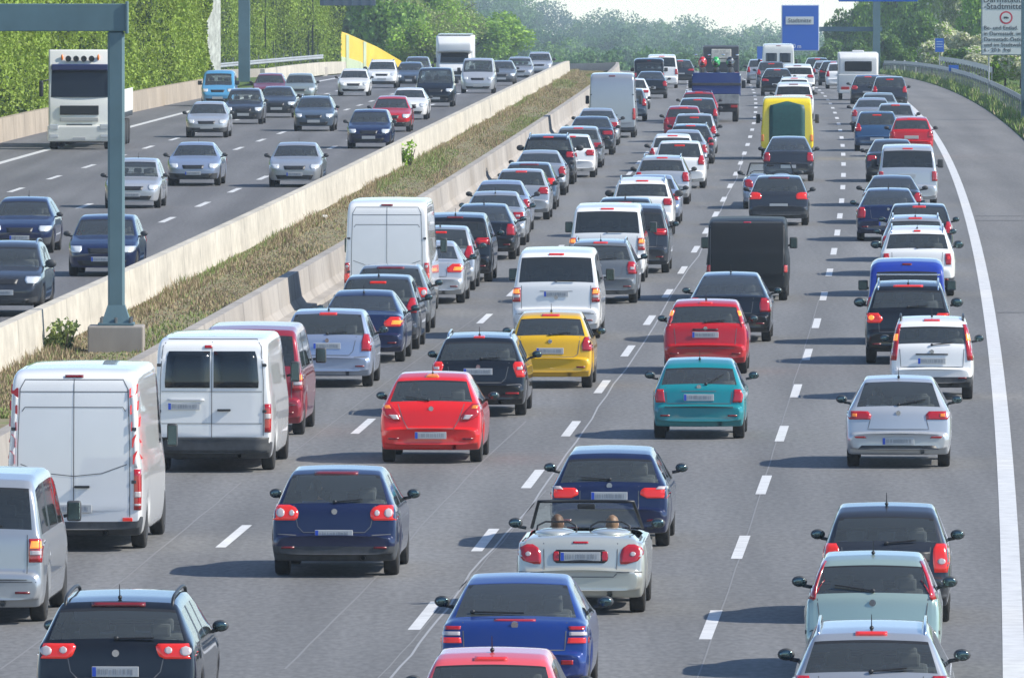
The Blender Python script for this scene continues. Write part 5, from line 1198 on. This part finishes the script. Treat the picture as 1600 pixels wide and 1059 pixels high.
# ---------------------------------------------------------------- the traffic
G1 = 'cars queuing on the near carriageway'; G2 = 'oncoming traffic on the far carriageway'
LN = {1: 'lane beside the median barrier', 2: 'second lane from the median', 3: 'third lane from the median', 4: 'lane beside the hard shoulder'}
V1 = [('tvan','b',-38,969,'silver','silver minivan cut by the left edge, amber tail light glowing'),
 ('sprinter','b',125,855,'white','white high-roofed van with red and white warning tape and blank rear doors'),
 ('transit','b',338,733,'white','white van with two dark rear door windows ahead of the taped van'),
 ('tvan','b',394,678,'darkred','dark red minivan half hidden behind the white van with rear windows'),
 ('hatch','b',514,603,'bluesilver','silver-blue hatchback ahead of the dark red minivan'),
 ('merc','t',566,455,'navy','dark blue saloon with amber and red tail light lit, behind two dark hatchbacks'),
 ('hatch','b',592,545,'darkgrey','dark grey hatchback between the navy saloon and the grey one at the tall van'),
 ('golf','b',611,519,'grey','grey hatchback close behind the tall blank white van'),
 ('bigvan','b',608,491,'white','tall blank white van whose rear fills the lane behind three dark cars'),
 ('merc','b',669,473,'lightsilver','silver saloon with lit orange-red light beside the tall white van'),
 ('hatch','b',688,453,'silver','silver hatchback mostly hidden between a silver saloon and black people carrier'),
 ('mpv','b',712,440,'black','black people carrier with dark rear glass'),
 ('lift','b',755,405,'black','black car with bright red tail light just ahead of the black people carrier'),
 ('sedan','b',773,383,'silver',''),('sedan','b',782,363,'bluesilver',''),('hatch','b',815,343,'silver',''),('golf','b',827,327,'bluegrey',''),('sedan','b',843,305,'silver',''),
 ('suv','b',857,288,'black','black off-road car with very dark rear window in the median lane'),('hatch','b',892,277,'white',''),('estate','b',904,262,'grey',''),('sedan','b',924,242,'darkgrey',''),('sedan','b',933,227,'silver',''),
 ('bigvan','b',957,215,'silver','tall silver-grey van, second blank rear-doored van up the median lane'),('hatch','b',981,189,'bluegrey',''),('hatch','t',988,123,'white',''),
 ('sedan','b',1017,154,'black','dark saloon with glowing high brake light behind the open-windowed jeep type car'),('jeep','b',1014,142,'black','tall black boxy off-road car near the crest in the median lane'),('tvan','b',1034,138,'white','white minivan near the crest right of the boxy black car'),('hatch','b',1063,131,'darkgrey','')]
V2 = [('passat','b',190,1138,'black','black estate with roof rails and round red tail lights, bottom left'),
 ('golf','b',527,897,'navy','navy hatchback with round red lights driving in the open lane'),
 ('corsa','b',676,721,'brightred','bright red rounded hatchback with driver visible through its rear window'),
 ('skoda','b',750,648,'black','black estate with roof rails ahead of the bright red hatchback'),
 ('small','b',861,605,'yellow','yellow hatchback beside the black estate'),
 ('tvan','b',871,528,'white','white minivan with amber tail lights just ahead of the yellow hatchback'),
 ('estate','b',939,473,'grey','grey estate with silver roof rails between two white minivans'),
 ('tvan','b',950,440,'white','white minivan with dark rear glass, farther of the two'),
 ('mpv','b',990,426,'darkgrey','dark grey people carrier half hidden right of the farther white minivan'),
 ('hatch','b',977,398,'black','black hatchback with glowing high brake light above the farther white minivan'),
 ('suv','b',1004,370,'white','white off-road car with high orange brake light'),
 ('sedan','b',1018,350,'bluesilver',''),('estate','b',1035,319,'lightsilver',''),('hatch','b',1062,294,'white','white hatchback with glowing high brake light in the second lane'),('small','b',1051,277,'white','white hatchback showing its red left tail light in the second lane'),('sedan','b',1067,268,'silver',''),('estate','b',1079,256,'darkgrey',''),('hatch','b',1085,240,'silver',''),
 ('small','b',1068,222,'darkred','small pinkish red hatchback in the second lane'),('hatch','b',1090,207,'darkgrey',''),('estate','b',1092,193,'darkred','dark red estate just behind the blue tipper lorry')]
V3 = [('small','b',768,1236,'salmon','faded salmon red car, only its roof in view at the bottom edge'),
 ('brava','b',808,1092,'blue','blue hatchback with banded tail lights behind the silver convertible'),
 ('cabrio','b',910,955,'champagne','silver open-topped convertible with two people aboard'),
 ('bmwt','b',955,852,'navy','navy estate ahead of the silver convertible, brake lights lit'),
 ('tealc','b',1093,684,'teal','small turquoise hatchback with square red lights and white plate'),
 ('redc','b',1103,583,'red','red hatchback with high amber lights ahead of the turquoise one'),
 ('lift','b',1141,533,'black','black liftback ahead of the red hatchback'),
 ('darkvan','b',1168,469,'matteblack','black van with a blank square rear'),
 ('golf','b',1217,352,'darkgrey','dark grey hatchback with paired red lights ahead of the black van'),
 ('cabrio','b',1203,326,'bluesilver','small silver-blue roadster half hidden left of the dark grey hatchback'),
 ('lift','b',1232,283,'darkgrey','dark hatchback close behind the yellow van'),
 ('yellowvan','b',1230,249,'vanyellow','yellow van with a big dark green rear panel'),
 ('mpv','b',1240,186,'white','white people carrier directly ahead of the yellow van'),('estate','b',1241,166,'white',''),('mpv','b',1246,148,'white','third white car ahead of the yellow van, with wide dark rear window'),
 ('hatch','b',1214,150,'black','black car with a bright red light left of the white cars beyond the yellow van'),('hatch','b',1205,138,'grey',''),('minibus','b',1216,137,'offwhite','tall cream white minibus with two square rear windows'),('hatch','b',1189,131,'silver','')]
V4 = [('estate','b',1362,1191,'silver','silver estate with roof rails at the bottom right edge'),
 ('mintc','b',1364,1055,'mint','pale mint hatchback with tall red lights'),
 ('getz','b',1385,970,'darkgrey','dark hatchback with silver roof ahead of the pale mint one'),
 ('mazda','b',1404,728,'lightsilver','silver rounded hatchback with oval red lights, alone in its lane'),
 ('panda','b',1456,623,'white','small boxy white hatchback with tall lights and blinkers on'),
 ('crossover','b',1419,567,'black','black off-road car with hazard lights glowing and silver roof rails'),
 ('kangoo','b',1417,537,'royal','royal blue small van behind its dark follower'),
 ('duster','b',1433,462,'white','white off-road car with a black panel on its tailgate'),
 ('estate','b',1430,430,'silver',''),('hatch','b',1436,408,'black','black open-roofed looking car between two silver cars'),
 ('lift','b',1388,376,'navy','dark blue hatchback keeping left in the shoulder lane'),('sedan','b',1394,349,'darkgrey',''),('tvan','b',1418,322,'lightsilver','silver minivan with dark rear window near the solid white line'),
 ('sedan','b',1393,284,'darkgrey',''),('small','b',1424,245,'red','red hatchback beside the solid white line'),('hatch','b',1370,236,'midblue','blue hatchback with glowing high brake light left of the red one'),
 ('hatch','b',1399,219,'silver',''),('sedan','b',1363,206,'silver',''),('sedan','b',1373,195,'greygreen',''),('hatch','b',1390,170,'darkgrey',''),('hatch','b',1356,163,'darkgrey','dark hatchback just right of the white caravan'),
 ('hatch','b',1314,139,'white',''),('hatch','b',1302,134,'black',''),('small','b',1290,132,'silver',''),('hatch','b',1277,128,'darkgrey','')]
VO = [('suv','b',8,493,'darkgrey','big dark grey off-road car with wide grille cut by the left edge'),
 ('hatch','b',162,431,'navy','navy hatchback partly hidden by the gantry post'),
 ('hatch','b',34,395,'navy','navy hatchback behind the big dark off-road car'),
 ('hatch','b',208,325,'lightsilver','silver hatchback just right of the gantry post'),
 ('sedan','b',304,290,'bluesilver','silver-blue saloon left of the silver one by the barrier'),
 ('sedan','b',462,292,'silver','silver saloon with a dark double grille nearest the cream barrier'),
 ('hatch','b',324,215,'lightsilver','silver hatchback below the sky-blue small van'),
 ('hatch','b',381,194,'darkgrey','dark hatchback right of the silver one below the sky-blue van'),
 ('kangoo','b',341,166,'skyblue','sky-blue small van with sunlit bonnet'),
 ('sedan','b',433,184,'darkgrey','dark grey saloon in front of the dull purple car'),
 ('hatch','b',421,160,'maroon','dull purple hatchback by the slip road'),
 ('small','b',468,160,'greygreen','small grey-green car half hidden behind a dark saloon'),
 ('estate','b',491,205,'bluegrey','blue-grey estate in the middle lane facing the camera'),
 ('estate','b',577,232,'navy','navy estate with roof rails passing the small sapling'),
 ('hatch','b',611,206,'red','red hatchback behind the navy estate'),
 ('sedan','b',639,187,'white','white saloon behind the red hatchback'),
 ('hatch','b',553,150,'white','white hatchback below the yellow noise screen'),
 ('suv','b',597,138,'white','white off-road car at the right end of the yellow screen'),
 ('hatch','b',641,137,'bluegrey','blue-grey car half hidden by the black van'),
 ('hatch','b',652,127,'grey','grey car glimpsed farthest up behind the blue-grey one'),
 ('tvan','b',680,167,'black','black minivan facing the camera'),
 ('tvan','b',747,146,'lightsilver','silver minivan with chrome grille facing the camera'),
 ('hatch','b',784,134,'grey','grey car close behind the silver minivan'),
 ('hatch','b',812,127,'silver','silver car second from the far end of the oncoming lane'),
 ('suv','b',843,120,'lightsilver','pale silver car farthest along the cream barrier')]
LOOK = dict(hatch='hatchback', golf='hatchback', small='hatchback', estate='estate', sedan='saloon', lift='saloon', suv='off-road car', mpv='people carrier', tvan='minivan')
CN = dict(silver='silver', bluesilver='silver-blue', bluegrey='blue-grey', lightsilver='pale silver', grey='grey', darkgrey='dark grey', black='black', white='white', greygreen='grey-green', navy='navy')
PLACED = {}
def put(lst, lane):
    for i, (kind, mode, px, py, col, lab) in enumerate(lst):
        base_kind = kind
        if kind in VAR: kind = VAR[kind][(i * 5 + lane) % len(VAR[kind])]
        near = py > 372
        s = SPECS[kind](); hmax = max(z for _, z in s['top'])
        if lane:
            if mode == 't': p = at(px, py, hmax); Yr = p.y - .8
            else: p = at(px, py); Yr = p.y - s['wheels'][0]
            h = head(Yr); X = p.x - h * (p.y - Yr)
            rz = -h; loc = Vector((X, Yr, gz(Yr + 2)))
            if not lab: lab = '%s %s, %s vehicle up the photo in the %s' % (CN[col], LOOK[base_kind], ordn(i + 1), LN[lane])
            r, _ = vehicle(kind, loc, rz, col, lab, G1, near)
        else:
            p = at(px, py); L = s['L']; Yf = p.y - (L - s['wheels'][1]); h = head(Yf); X = p.x + h * (Yf + L - p.y)
            r, _ = vehicle(kind, Vector((X, Yf + L, gz(Yf + 2))), math.pi - h, col, lab, G2, near or py > 280)
        if py < 440: r.scale = (random.uniform(.985, 1.015), random.uniform(.98, 1.02), random.uniform(.975, 1.03))
        PLACED[(lane, i)] = r
for lane, lst in ((1, V1), (2, V2), (3, V3), (4, V4), (0, VO)): put(lst, lane)

# ---------------------------------------------------------------- lorries, caravan, motor home
def part(name, parent, m, *boxes, smooth=False):
    bm = bmesh.new()
    for b in boxes: box(bm, b[0], b[1], b[2] if len(b) > 2 else .03)
    return obj(name, bm, m, parent, smooth)
def bigwheel(parent, x, y, r=.5, w=.3):
    k = (r, w)
    if k not in WH: WH[k] = wheel_meshes(r, w)
    o = link_shared('wheel', WH[k][0], parent); o.location = (x, y, r); link_shared('rim', WH[k][1], o)
    if x < 0: o.rotation_euler = (0, 0, math.pi)
def loft_box(bm, secs, bev=.05):
    rings = []
    for y, hw, z0, z1 in secs:
        rings.append([bm.verts.new(v) for v in ((-hw, y, z0), (hw, y, z0), (hw, y, z1 - .0), (-hw, y, z1))])
    for a, b in zip(rings, rings[1:]):
        for k in range(4): bm.faces.new((a[k], b[k], b[(k + 1) % 4], a[(k + 1) % 4]))
    bm.faces.new(rings[0][::-1]); bm.faces.new(rings[-1])
    bmesh.ops.recalc_face_normals(bm, faces=bm.faces)
    es = [e for e in bm.edges if abs(e.calc_face_angle(0)) > .5]
    bmesh.ops.bevel(bm, geom=es, offset=bev, segments=3, affect='EDGES', profile=.6)
def lorry():
    p = at(124, 234); h = head(p.y); r = empty('lorry', p, math.pi - h); tag(r, 'white lorry with roof spotlights and flat trailer behind the gantry post', 'lorry', G2)
    TW = P('truckwhite')     # local: cab front at y=0, body towards -y
    bm = bmesh.new(); secs = [(-2.2, 1.22, .9, 3.75), (-1.0, 1.24, .9, 3.82), (-.45, 1.24, .9, 3.55), (-.2, 1.23, .9, 3.1), (-.02, 1.19, .45, 2.1)]
    loft_box(bm, [(-2.2, 1.22, .55, 3.8), (-.75, 1.24, .55, 3.85), (-.5, 1.22, .5, 3.2), (-.12, 1.20, .45, 2.0), (0, 1.18, .4, 1.5)], .08); obj('cab', bm, TW, r, True)
    bm = bmesh.new(); g = []
    for z, y in ((2.02, -.13), (2.5, -.28), (3.05, -.46)):
        row = []
        for k in range(9):
            u = -1 + k / 4; row.append(bm.verts.new((u * 1.1, y + .05 - .04 * u * u, z)))
        g.append(row)
    for a, b in zip(g, g[1:]):
        for k in range(8): bm.faces.new((a[k], a[k + 1], b[k + 1], b[k]))
    obj('windscreen', bm, OPQ, r, True)
    part('sun_visor', r, mat('visor_blue', (.02, .03, .12), .3), ((0, -.36, 3.17), (2.2, .30, .24), .05))
    part('grille', r, BLK, ((0, .01, 1.52), (1.5, .06, .36), .02)); bmg = part('lower_grille', r, BLK, ((0, .02, .92), (1.0, .05, .10), .02), ((0, .02, .58), (1.0, .05, .10), .02))
    part('bumper', r, TW, ((0, -.02, .62), (2.46, .35, .62), .07)); part('step_panel', r, mat('cab_grey', (.45, .45, .42), .5), ((0, .02, 1.16), (1.5, .05, .16), .03))
    for sx in (1, -1):
        part('headlight', r, HEADL, ((sx * .98, .155, .88), (.36, .04, .20), .03)); part('fog_light', r, HEADL, ((sx * .98, .16, .52), (.34, .03, .12), .03))
        bm = bmesh.new(); box(bm, (sx * 1.48, -.15, 2.35), (.16, .1, .62), .05); tube(bm, [(sx * 1.2, -.25, 2.7), (sx * 1.45, -.15, 2.62)], .03, 6); obj('wing_mirror', bm, BLK, r, True)
        bm = bmesh.new(); ball(bm, (sx * .70, -.58, 3.55), (.05, .05, .12)); obj('marker_lamp', bm, ORNL, r)
    for x in (-.45, -.15, .15, .45):
        bm = bmesh.new(); lathe_x(bm, [(-.06, .10), (.05, .115), (.05, .085), (.03, .01)], 0, 0, 0, 16); 
        bmesh.ops.transform(bm, matrix=Matrix.Translation((x, -.50, 3.5)) @ Matrix.Rotation(R(90), 4, 'Z'), verts=bm.verts); obj('spotlight', bm, BLK, r)
    bm = bmesh.new(); box(bm, (0, -.04, .36), (1.9, .2, .2), .03); box(bm, (0, -3.5, .85), (.9, 6, .25)); box(bm, (0, -9.8, .95), (.9, 8, .25)); obj('chassis', bm, BLK, r)
    part('plate', r, PLT, ((0, .17, .42), (.5, .02, .11), .005))
    for x in (1.05, -1.05):
        for y in (-1.2, -5.0, -9.6, -10.9, -12.2): bigwheel(r, x, y)
    part('trailer_bed', r, BLK, ((0, -9, 1.2), (2.5, 9.0, .2), .03)); part('trailer_headboard', r, TW, ((0, -4.6, 2.0), (2.5, .15, 1.5), .03))
    for sx in (1, -1): part('side_board', r, mat('board_white', (.6, .6, .56), .5), ((sx * 1.24, -9, 1.75), (.05, 8.9, .9), .02))
lorry()
def tipper():
    p = at(1119, 191); h = head(p.y); r = empty('tipper_lorry', p, -h); tag(r, 'dark blue flatbed lorry with grey tail board loaded with motorcycles', 'lorry', G1)
    B = P('tipperblue')
    bm = bmesh.new(); box(bm, (0, 3, .62), (.9, 6, .22)); box(bm, (0, .35, .62), (1.9, .5, .35), .04); box(bm, (0, .5, .45), (.3, .6, .3)); obj('chassis', bm, BLK, r)
    for x in (.85, -.85):
        for y in (.9, 4.6): bigwheel(r, x, y, .42, .26)
    part('load_bed', r, PLA, ((0, 2.4, 1.68), (2.2, 4.7, .12), .02), ((0, 2.4, 1.1), (2.0, 4.5, .5), .02)); 
    part('tail_lift', r, mat('tail_lift_grey', (.30, .32, .31), .5, .3, noise=.3, scale=4), ((0, .0, 1.02), (2.05, .08, .42), .02))
    part('tailgate', r, B, ((0, .10, 1.72), (2.1, .06, .95), .02))
    for sx in (1, -1): part('side_board', r, B, ((sx * 1.06, 2.4, 1.62), (.05, 4.6, .9), .02)); part('tail_light', r, REDL, ((sx * .8, -.02, .70), (.3, .06, .12), .02)); part('wing_mirror', r, BLK, ((sx * 1.2, 5.3, 1.6), (.18, .1, .35), .03))
    bm = bmesh.new(); loft_box(bm, [(4.9, .95, .6, 2.1), (6.0, .97, .55, 2.12), (6.4, .95, .5, 1.5), (6.6, .9, .5, 1.1)], .08); cb = obj('cab', bm, B, r, True)
    bm = bmesh.new(); box(bm, (0, 4.89, 1.75), (1.4, .03, .45), .02); obj('rear_window', bm, OPQ, r)
    def moto(x, y, col, lab, rz=0):
        q = empty('motorcycle', r.matrix_world @ Vector((x, y, 1.09)) if False else Matrix.Rotation(-h, 4, 'Z') @ Vector((x, y, 1.74)) + p, -h + rz); tag(q, lab, 'motorcycle', 'motorcycles on the blue lorry')
        for yy in (0, 1.35):
            bm = bmesh.new(); lathe_x(bm, [(-.06, .22), (-.06, .29), (-.03, .31), (.03, .31), (.06, .29), (.06, .22)], 0, yy, .31, 20); obj('wheel', bm, TYR, q)
        bm = bmesh.new(); ball(bm, (0, .75, .85), (.15, .34, .16)); ball(bm, (0, 1.15, .9), (.2, .2, .26)); ball(bm, (0, .05, .95), (.11, .3, .08)); obj('fairing', bm, col, q)
        bm = bmesh.new(); ball(bm, (0, .4, .82), (.13, .32, .06)); obj('seat', bm, BLK, q)
        bm = bmesh.new(); box(bm, (0, .7, .5), (.28, .5, .35), .06); tube(bm, [(0, 0, .31), (0, .5, .5)], .04); tube(bm, [(0, 1.35, .31), (0, 1.15, 1.0)], .035); tube(bm, [(.14, .2, .35), (.16, -.2, .5)], .05, 8); obj('engine', bm, BOLT, q)
        bm = bmesh.new(); tube(bm, [(-.36, 1.0, 1.08), (0, 1.1, 1.03), (.36, 1.0, 1.08)], .018); obj('handlebar', bm, BLK, q)
        for sx in (1, -1): bm = bmesh.new(); ball(bm, (sx * .3, 1.08, 1.22), (.07, .02, .045)); obj('mirror', bm, CHR, q)
    moto(-.62, .4, mat('moto_red', (.6, .02, .02), .25, coat=1), 'red motorcycle on the left of the lorry bed'); moto(-.02, .6, mat('moto_green', (.03, .4, .08), .25, coat=1), 'green motorcycle in the middle of the lorry bed'); moto(.62, .4, mat('moto_black', (.02, .02, .02), .25, coat=1), 'black motorcycle on the right of the lorry bed')
tipper()
def far_lorry():
    p = at(1127, 133); h = head(p.y); r = empty('lorry', p, -h); tag(r, 'dark tall lorry seen over the motorcycles on the blue lorry', 'lorry', G1)
    part('cargo_body', r, mat('tarpaulin_dark', (.05, .055, .06), .6), ((0, 3.0, 1.55), (2.1, 6.0, 1.5), .05)); part('rear_load', r, mat('pale_load', (.5, .48, .42), .7, noise=.4, scale=5), ((0, -.02, 1.75), (1.2, .08, .8), .05))
    bm = bmesh.new(); box(bm, (0, 3.5, .8), (.9, 7, .25)); box(bm, (0, .1, .55), (2.2, .1, .2)); obj('chassis', bm, BLK, r)
    bm = bmesh.new(); loft_box(bm, [(6.2, 1.1, .6, 2.25), (7.6, 1.1, .5, 2.25), (7.9, 1.05, .5, 1.4)], .08); obj('cab', bm, P('darkgrey'), r, True)
    for x in (.95, -.95):
        for y in (1.2, 6.9): bigwheel(r, x, y, .45, .26)
    for sx in (1, -1): part('tail_light', r, REDL, ((sx * .9, -.03, .7), (.25, .05, .12), .02))
far_lorry()
def caravan():
    p = at(1341, 157); h = head(p.y); r = empty('caravan', p, -h); tag(r, 'white caravan with a wide tinted rear window', 'caravan', G1)
    CW = mat('caravan_white', (.70, .70, .68), .45, noise=.05, scale=2, coat=.3); CG = mat('caravan_lower', (.50, .52, .52), .5)
    bm = bmesh.new(); loft_box(bm, [(.05, 1.0, 1.32, 2.2), (.35, 1.04, 1.3, 2.45), (4.2, 1.04, 1.3, 2.45), (4.7, 1.0, 1.3, 2.0)], .10); obj('upper_body', bm, CW, r, True)
    bm = bmesh.new(); loft_box(bm, [(-.03, 1.05, .38, 1.34), (4.75, 1.05, .38, 1.34)], .06); obj('lower_body', bm, CG, r, True)
    part('rear_window', r, OPQ, ((0, .045, 1.75), (1.4, .06, .52), .05)); part('roof_vent', r, CW, ((0, 2, 2.5), (.6, .6, .12), .03))
    part('bumper', r, CG, ((0, -.06, .45), (2.0, .1, .18), .03))
    for sx in (1, -1): part('tail_light', r, REDL, ((sx * .68, -.06, .62), (.42, .05, .16), .02)); bigwheel(r, sx * .9, 2.3, .32, .2); part('side_window', r, OPQ, ((sx * 1.035, 2.2, 1.75), (.03, 1.6, .5), .01))
    part('plate', r, PLT, ((0, -.06, .72), (.52, .02, .12), .004)); bm = bmesh.new(); tube(bm, [(0, 4.7, .45), (0, 5.9, .45)], .05); obj('drawbar', bm, BOLT, r)
caravan()
def motorhome():
    p = at(710, 134); h = head(p.y); r = empty('motor_home', p, math.pi - h); tag(r, 'white motor home with overcab bulge, between the two facing minivans', 'motor home', G2)
    CW = mat('caravan_white', (.70, .70, .68), .45)
    bm = bmesh.new(); loft_box(bm, [(-6.2, 1.12, .5, 2.95), (-1.0, 1.12, .5, 2.95)], .08); obj('living_body', bm, CW, r, True)
    bm = bmesh.new(); loft_box(bm, [(-1.6, 1.10, 1.95, 2.93), (-.8, 1.08, 1.95, 2.9), (-.35, 1.0, 2.0, 2.5)], .12); obj('overcab', bm, CW, r, True)
    bm = bmesh.new(); loft_box(bm, [(-1.2, .98, .4, 1.95), (-.75, .96, .4, 1.9), (-.2, .95, .4, 1.3), (0, .9, .4, .95)], .07); obj('cab', bm, CW, r, True)
    bm = bmesh.new(); v = [bm.verts.new(q) for q in ((-.85, -.21, 1.34), (.85, -.21, 1.34), (.8, -.70, 1.9), (-.8, -.70, 1.9))]; bm.faces.new(v); bmesh.ops.translate(bm, vec=(0, .05, .03), verts=v); obj('windscreen', bm, OPQ, r)
    part('grille', r, BLK, ((0, 0, .75), (.9, .06, .2), .02)); part('bumper', r, PLA, ((0, 0, .45), (1.9, .2, .25), .05)); part('roof_rail', r, CHR, ((0, -3.5, 3.02), (2.0, 5, .04), .01))
    for sx in (1, -1):
        part('headlight', r, HEADL, ((sx * .72, -.01, .78), (.3, .08, .2), .04)); part('wing_mirror', r, BLK, ((sx * 1.15, -.5, 1.5), (.16, .08, .3), .03))
        for y in (-.9, -4.6): bigwheel(r, sx * .95, y, .34, .22)
motorhome()

# ---------------------------------------------------------------- people
HAIRS = {'brown': mat('hair_brown', (.10, .055, .03), .6), 'blond': mat('hair_blond', (.20, .12, .065), .55), 'dark': mat('hair_dark', (.02, .015, .012), .55)}
def person(base, rz, shirt, hair, label, seat=.45, group='people sitting in the near cars'):
    """a seated figure: base is the point of the seat under the hips, facing local +Y"""
    r = empty('person', base, rz); tag(r, label, 'person', group)
    J = [(0, 0, .10), (0, -.04, .28), (0, -.05, .46), (0, -.02, .54), (0, .0, .60), (.17, -.05, .47), (.24, .08, .24), (.17, .36, .30), (.15, .44, .32), (-.17, -.05, .47), (-.24, .08, .24), (-.17, .36, .30), (-.15, .44, .32), (.10, .05, .08), (.12, .42, .12), (.11, .66, .02), (.11, .78, .06), (-.10, .05, .08), (-.12, .42, .12), (-.11, .66, .02), (-.11, .78, .06)]
    E = [(0, 1), (1, 2), (2, 3), (3, 4), (2, 5), (5, 6), (6, 7), (7, 8), (2, 9), (9, 10), (10, 11), (11, 12), (0, 13), (13, 14), (14, 15), (15, 16), (0, 17), (17, 18), (18, 19), (19, 20)]
    Rr = [.14, .14, .15, .058, .055, .065, .05, .038, .034, .065, .05, .038, .034, .085, .07, .05, .04, .085, .07, .05, .04]
    me = bpy.data.meshes.new('body'); me.from_pydata(J, E, []); o = bpy.data.objects.new('tmp', me); C.objects.link(o); md = o.modifiers.new('s', 'SKIN'); o.modifiers.new('u', 'SUBSURF').levels = 1
    for v, q in zip(me.skin_vertices[0].data, Rr): v.radius = (q, q * .8); v.use_root = False
    me.skin_vertices[0].data[0].use_root = True
    dg = bpy.context.evaluated_depsgraph_get(); dg.update(); m2 = bpy.data.meshes.new_from_object(o.evaluated_get(dg)); bpy.data.objects.remove(o)
    # head joined on the neck, with brow, nose and ears
    bm = bmesh.new(); bm.from_mesh(m2)
    for f in bm.faces: f.smooth = True; f.material_index = 0 if f.calc_center_median().z > .515 or f.calc_center_median().y > .40 and f.calc_center_median().z > .2 else 1
    s = bmesh.ops.create_uvsphere(bm, u_segments=16, v_segments=12, radius=1)
    for v in s['verts']:
        x, y, z = v.co; k = 1 - .22 * max(0, -z) ; v.co = Vector((x * .078 * k, y * .098 + .015, z * .118 + .70))
        for f in v.link_faces: f.material_index = 0; f.smooth = True
    ball(bm, (0, .118, .69), (.014, .022, .024)); ball(bm, (.080, .01, .69), (.012, .02, .03)); ball(bm, (-.080, .01, .69), (.012, .02, .03))
    for sx in (.17, -.17):
        ball(bm, (sx * .86, .47, .325), (.038, .05, .018))
        for k in range(4): tube(bm, [(sx * .86 + (k - 1.5) * .018, .50, .33), (sx * .86 + (k - 1.5) * .019, .545, .335), (sx * .86 + (k - 1.5) * .019, .565, .315 + .003 * k)], .0085, 6, r2=.006)
        tube(bm, [(sx * .86 - math.copysign(.03, sx), .46, .325), (sx * .86 - math.copysign(.058, sx), .49, .33)], .010, 6, r2=.008)
    obj('body', bm, [SKIN, shirt], r)
    bm = bmesh.new(); s = bmesh.ops.create_uvsphere(bm, u_segments=18, v_segments=12, radius=1)
    for v in s['verts']:
        x, y, z = v.co; j = 1 ; x += .07 * math.sin(17 * z + 5 * x); v.co = Vector((x * .090, min(y * .118, .07) - .004, z * .118 + .712 - (.03 if y < 0 and z < 0 else 0)))
        if y > .3 and z < .35: v.co.y = -.01
    for f in bm.faces: f.smooth = True
    obj('hair', bm, HAIRS[hair], r)
    r.scale = (.94, .94, .94)
    return r
def seat_person(key, x, y, z, *a):
    v = PLACED[key]; M = Matrix.Translation(v.location) @ Matrix.Rotation(v.rotation_euler.z, 4, 'Z')
    person(M @ Vector((x, y, z)), v.rotation_euler.z, *a)
SH = {k: mat('cloth_' + k, c, .85, noise=.1) for k, c in dict(white=(.55, .55, .53), blue=(.06, .1, .25), grey=(.2, .2, .21), red=(.35, .05, .05)).items()}
seat_person((3, 2), -.36, 1.70, .45, SH['grey'], 'brown', 'driver of the silver convertible, brown hair, seen from behind')
seat_person((3, 2), .36, 1.70, .44, SH['white'], 'blond', 'passenger in the silver convertible, light hair, seen from behind')
seat_person((2, 2), -.36, 1.75, .50, SH['grey'], 'dark', 'dark-haired driver inside the bright red hatchback')
seat_person((2, 1), -.36, 1.95, .48, SH['blue'], 'dark', 'driver inside the navy hatchback with round lights')
seat_person((4, 3), -.36, 1.95, .48, SH['white'], 'dark', 'driver inside the silver hatchback with oval lights')
seat_person((3, 4), -.36, 1.8, .38, SH['red'], 'brown', 'driver inside the small turquoise hatchback')
# ---------------------------------------------------------------- air
hz = bmesh.new(); bmesh.ops.create_cube(hz, size=1.0)
for v in hz.verts:
    v.co.x = -3550 if v.co.x < 0 else 3550; v.co.z = 62 if v.co.z > 0 else -125; v.co.y = -90 if v.co.y < 0 else 5020
HM = bpy.data.materials.new('haze_air'); HM.use_nodes = True; t = HM.node_tree; t.nodes.clear(); o_ = t.nodes.new('ShaderNodeOutputMaterial'); pv = t.nodes.new('ShaderNodeVolumePrincipled'); pv.inputs['Color'].default_value = (.72, .87, 1, 1); pv.inputs['Density'].default_value = HAZE; pv.inputs['Anisotropy'].default_value = 0
t.links.new(pv.outputs[0], o_.inputs['Volume']); ho = obj('haze', hz, HM); ho['kind'] = 'stuff'; ho.visible_shadow = True
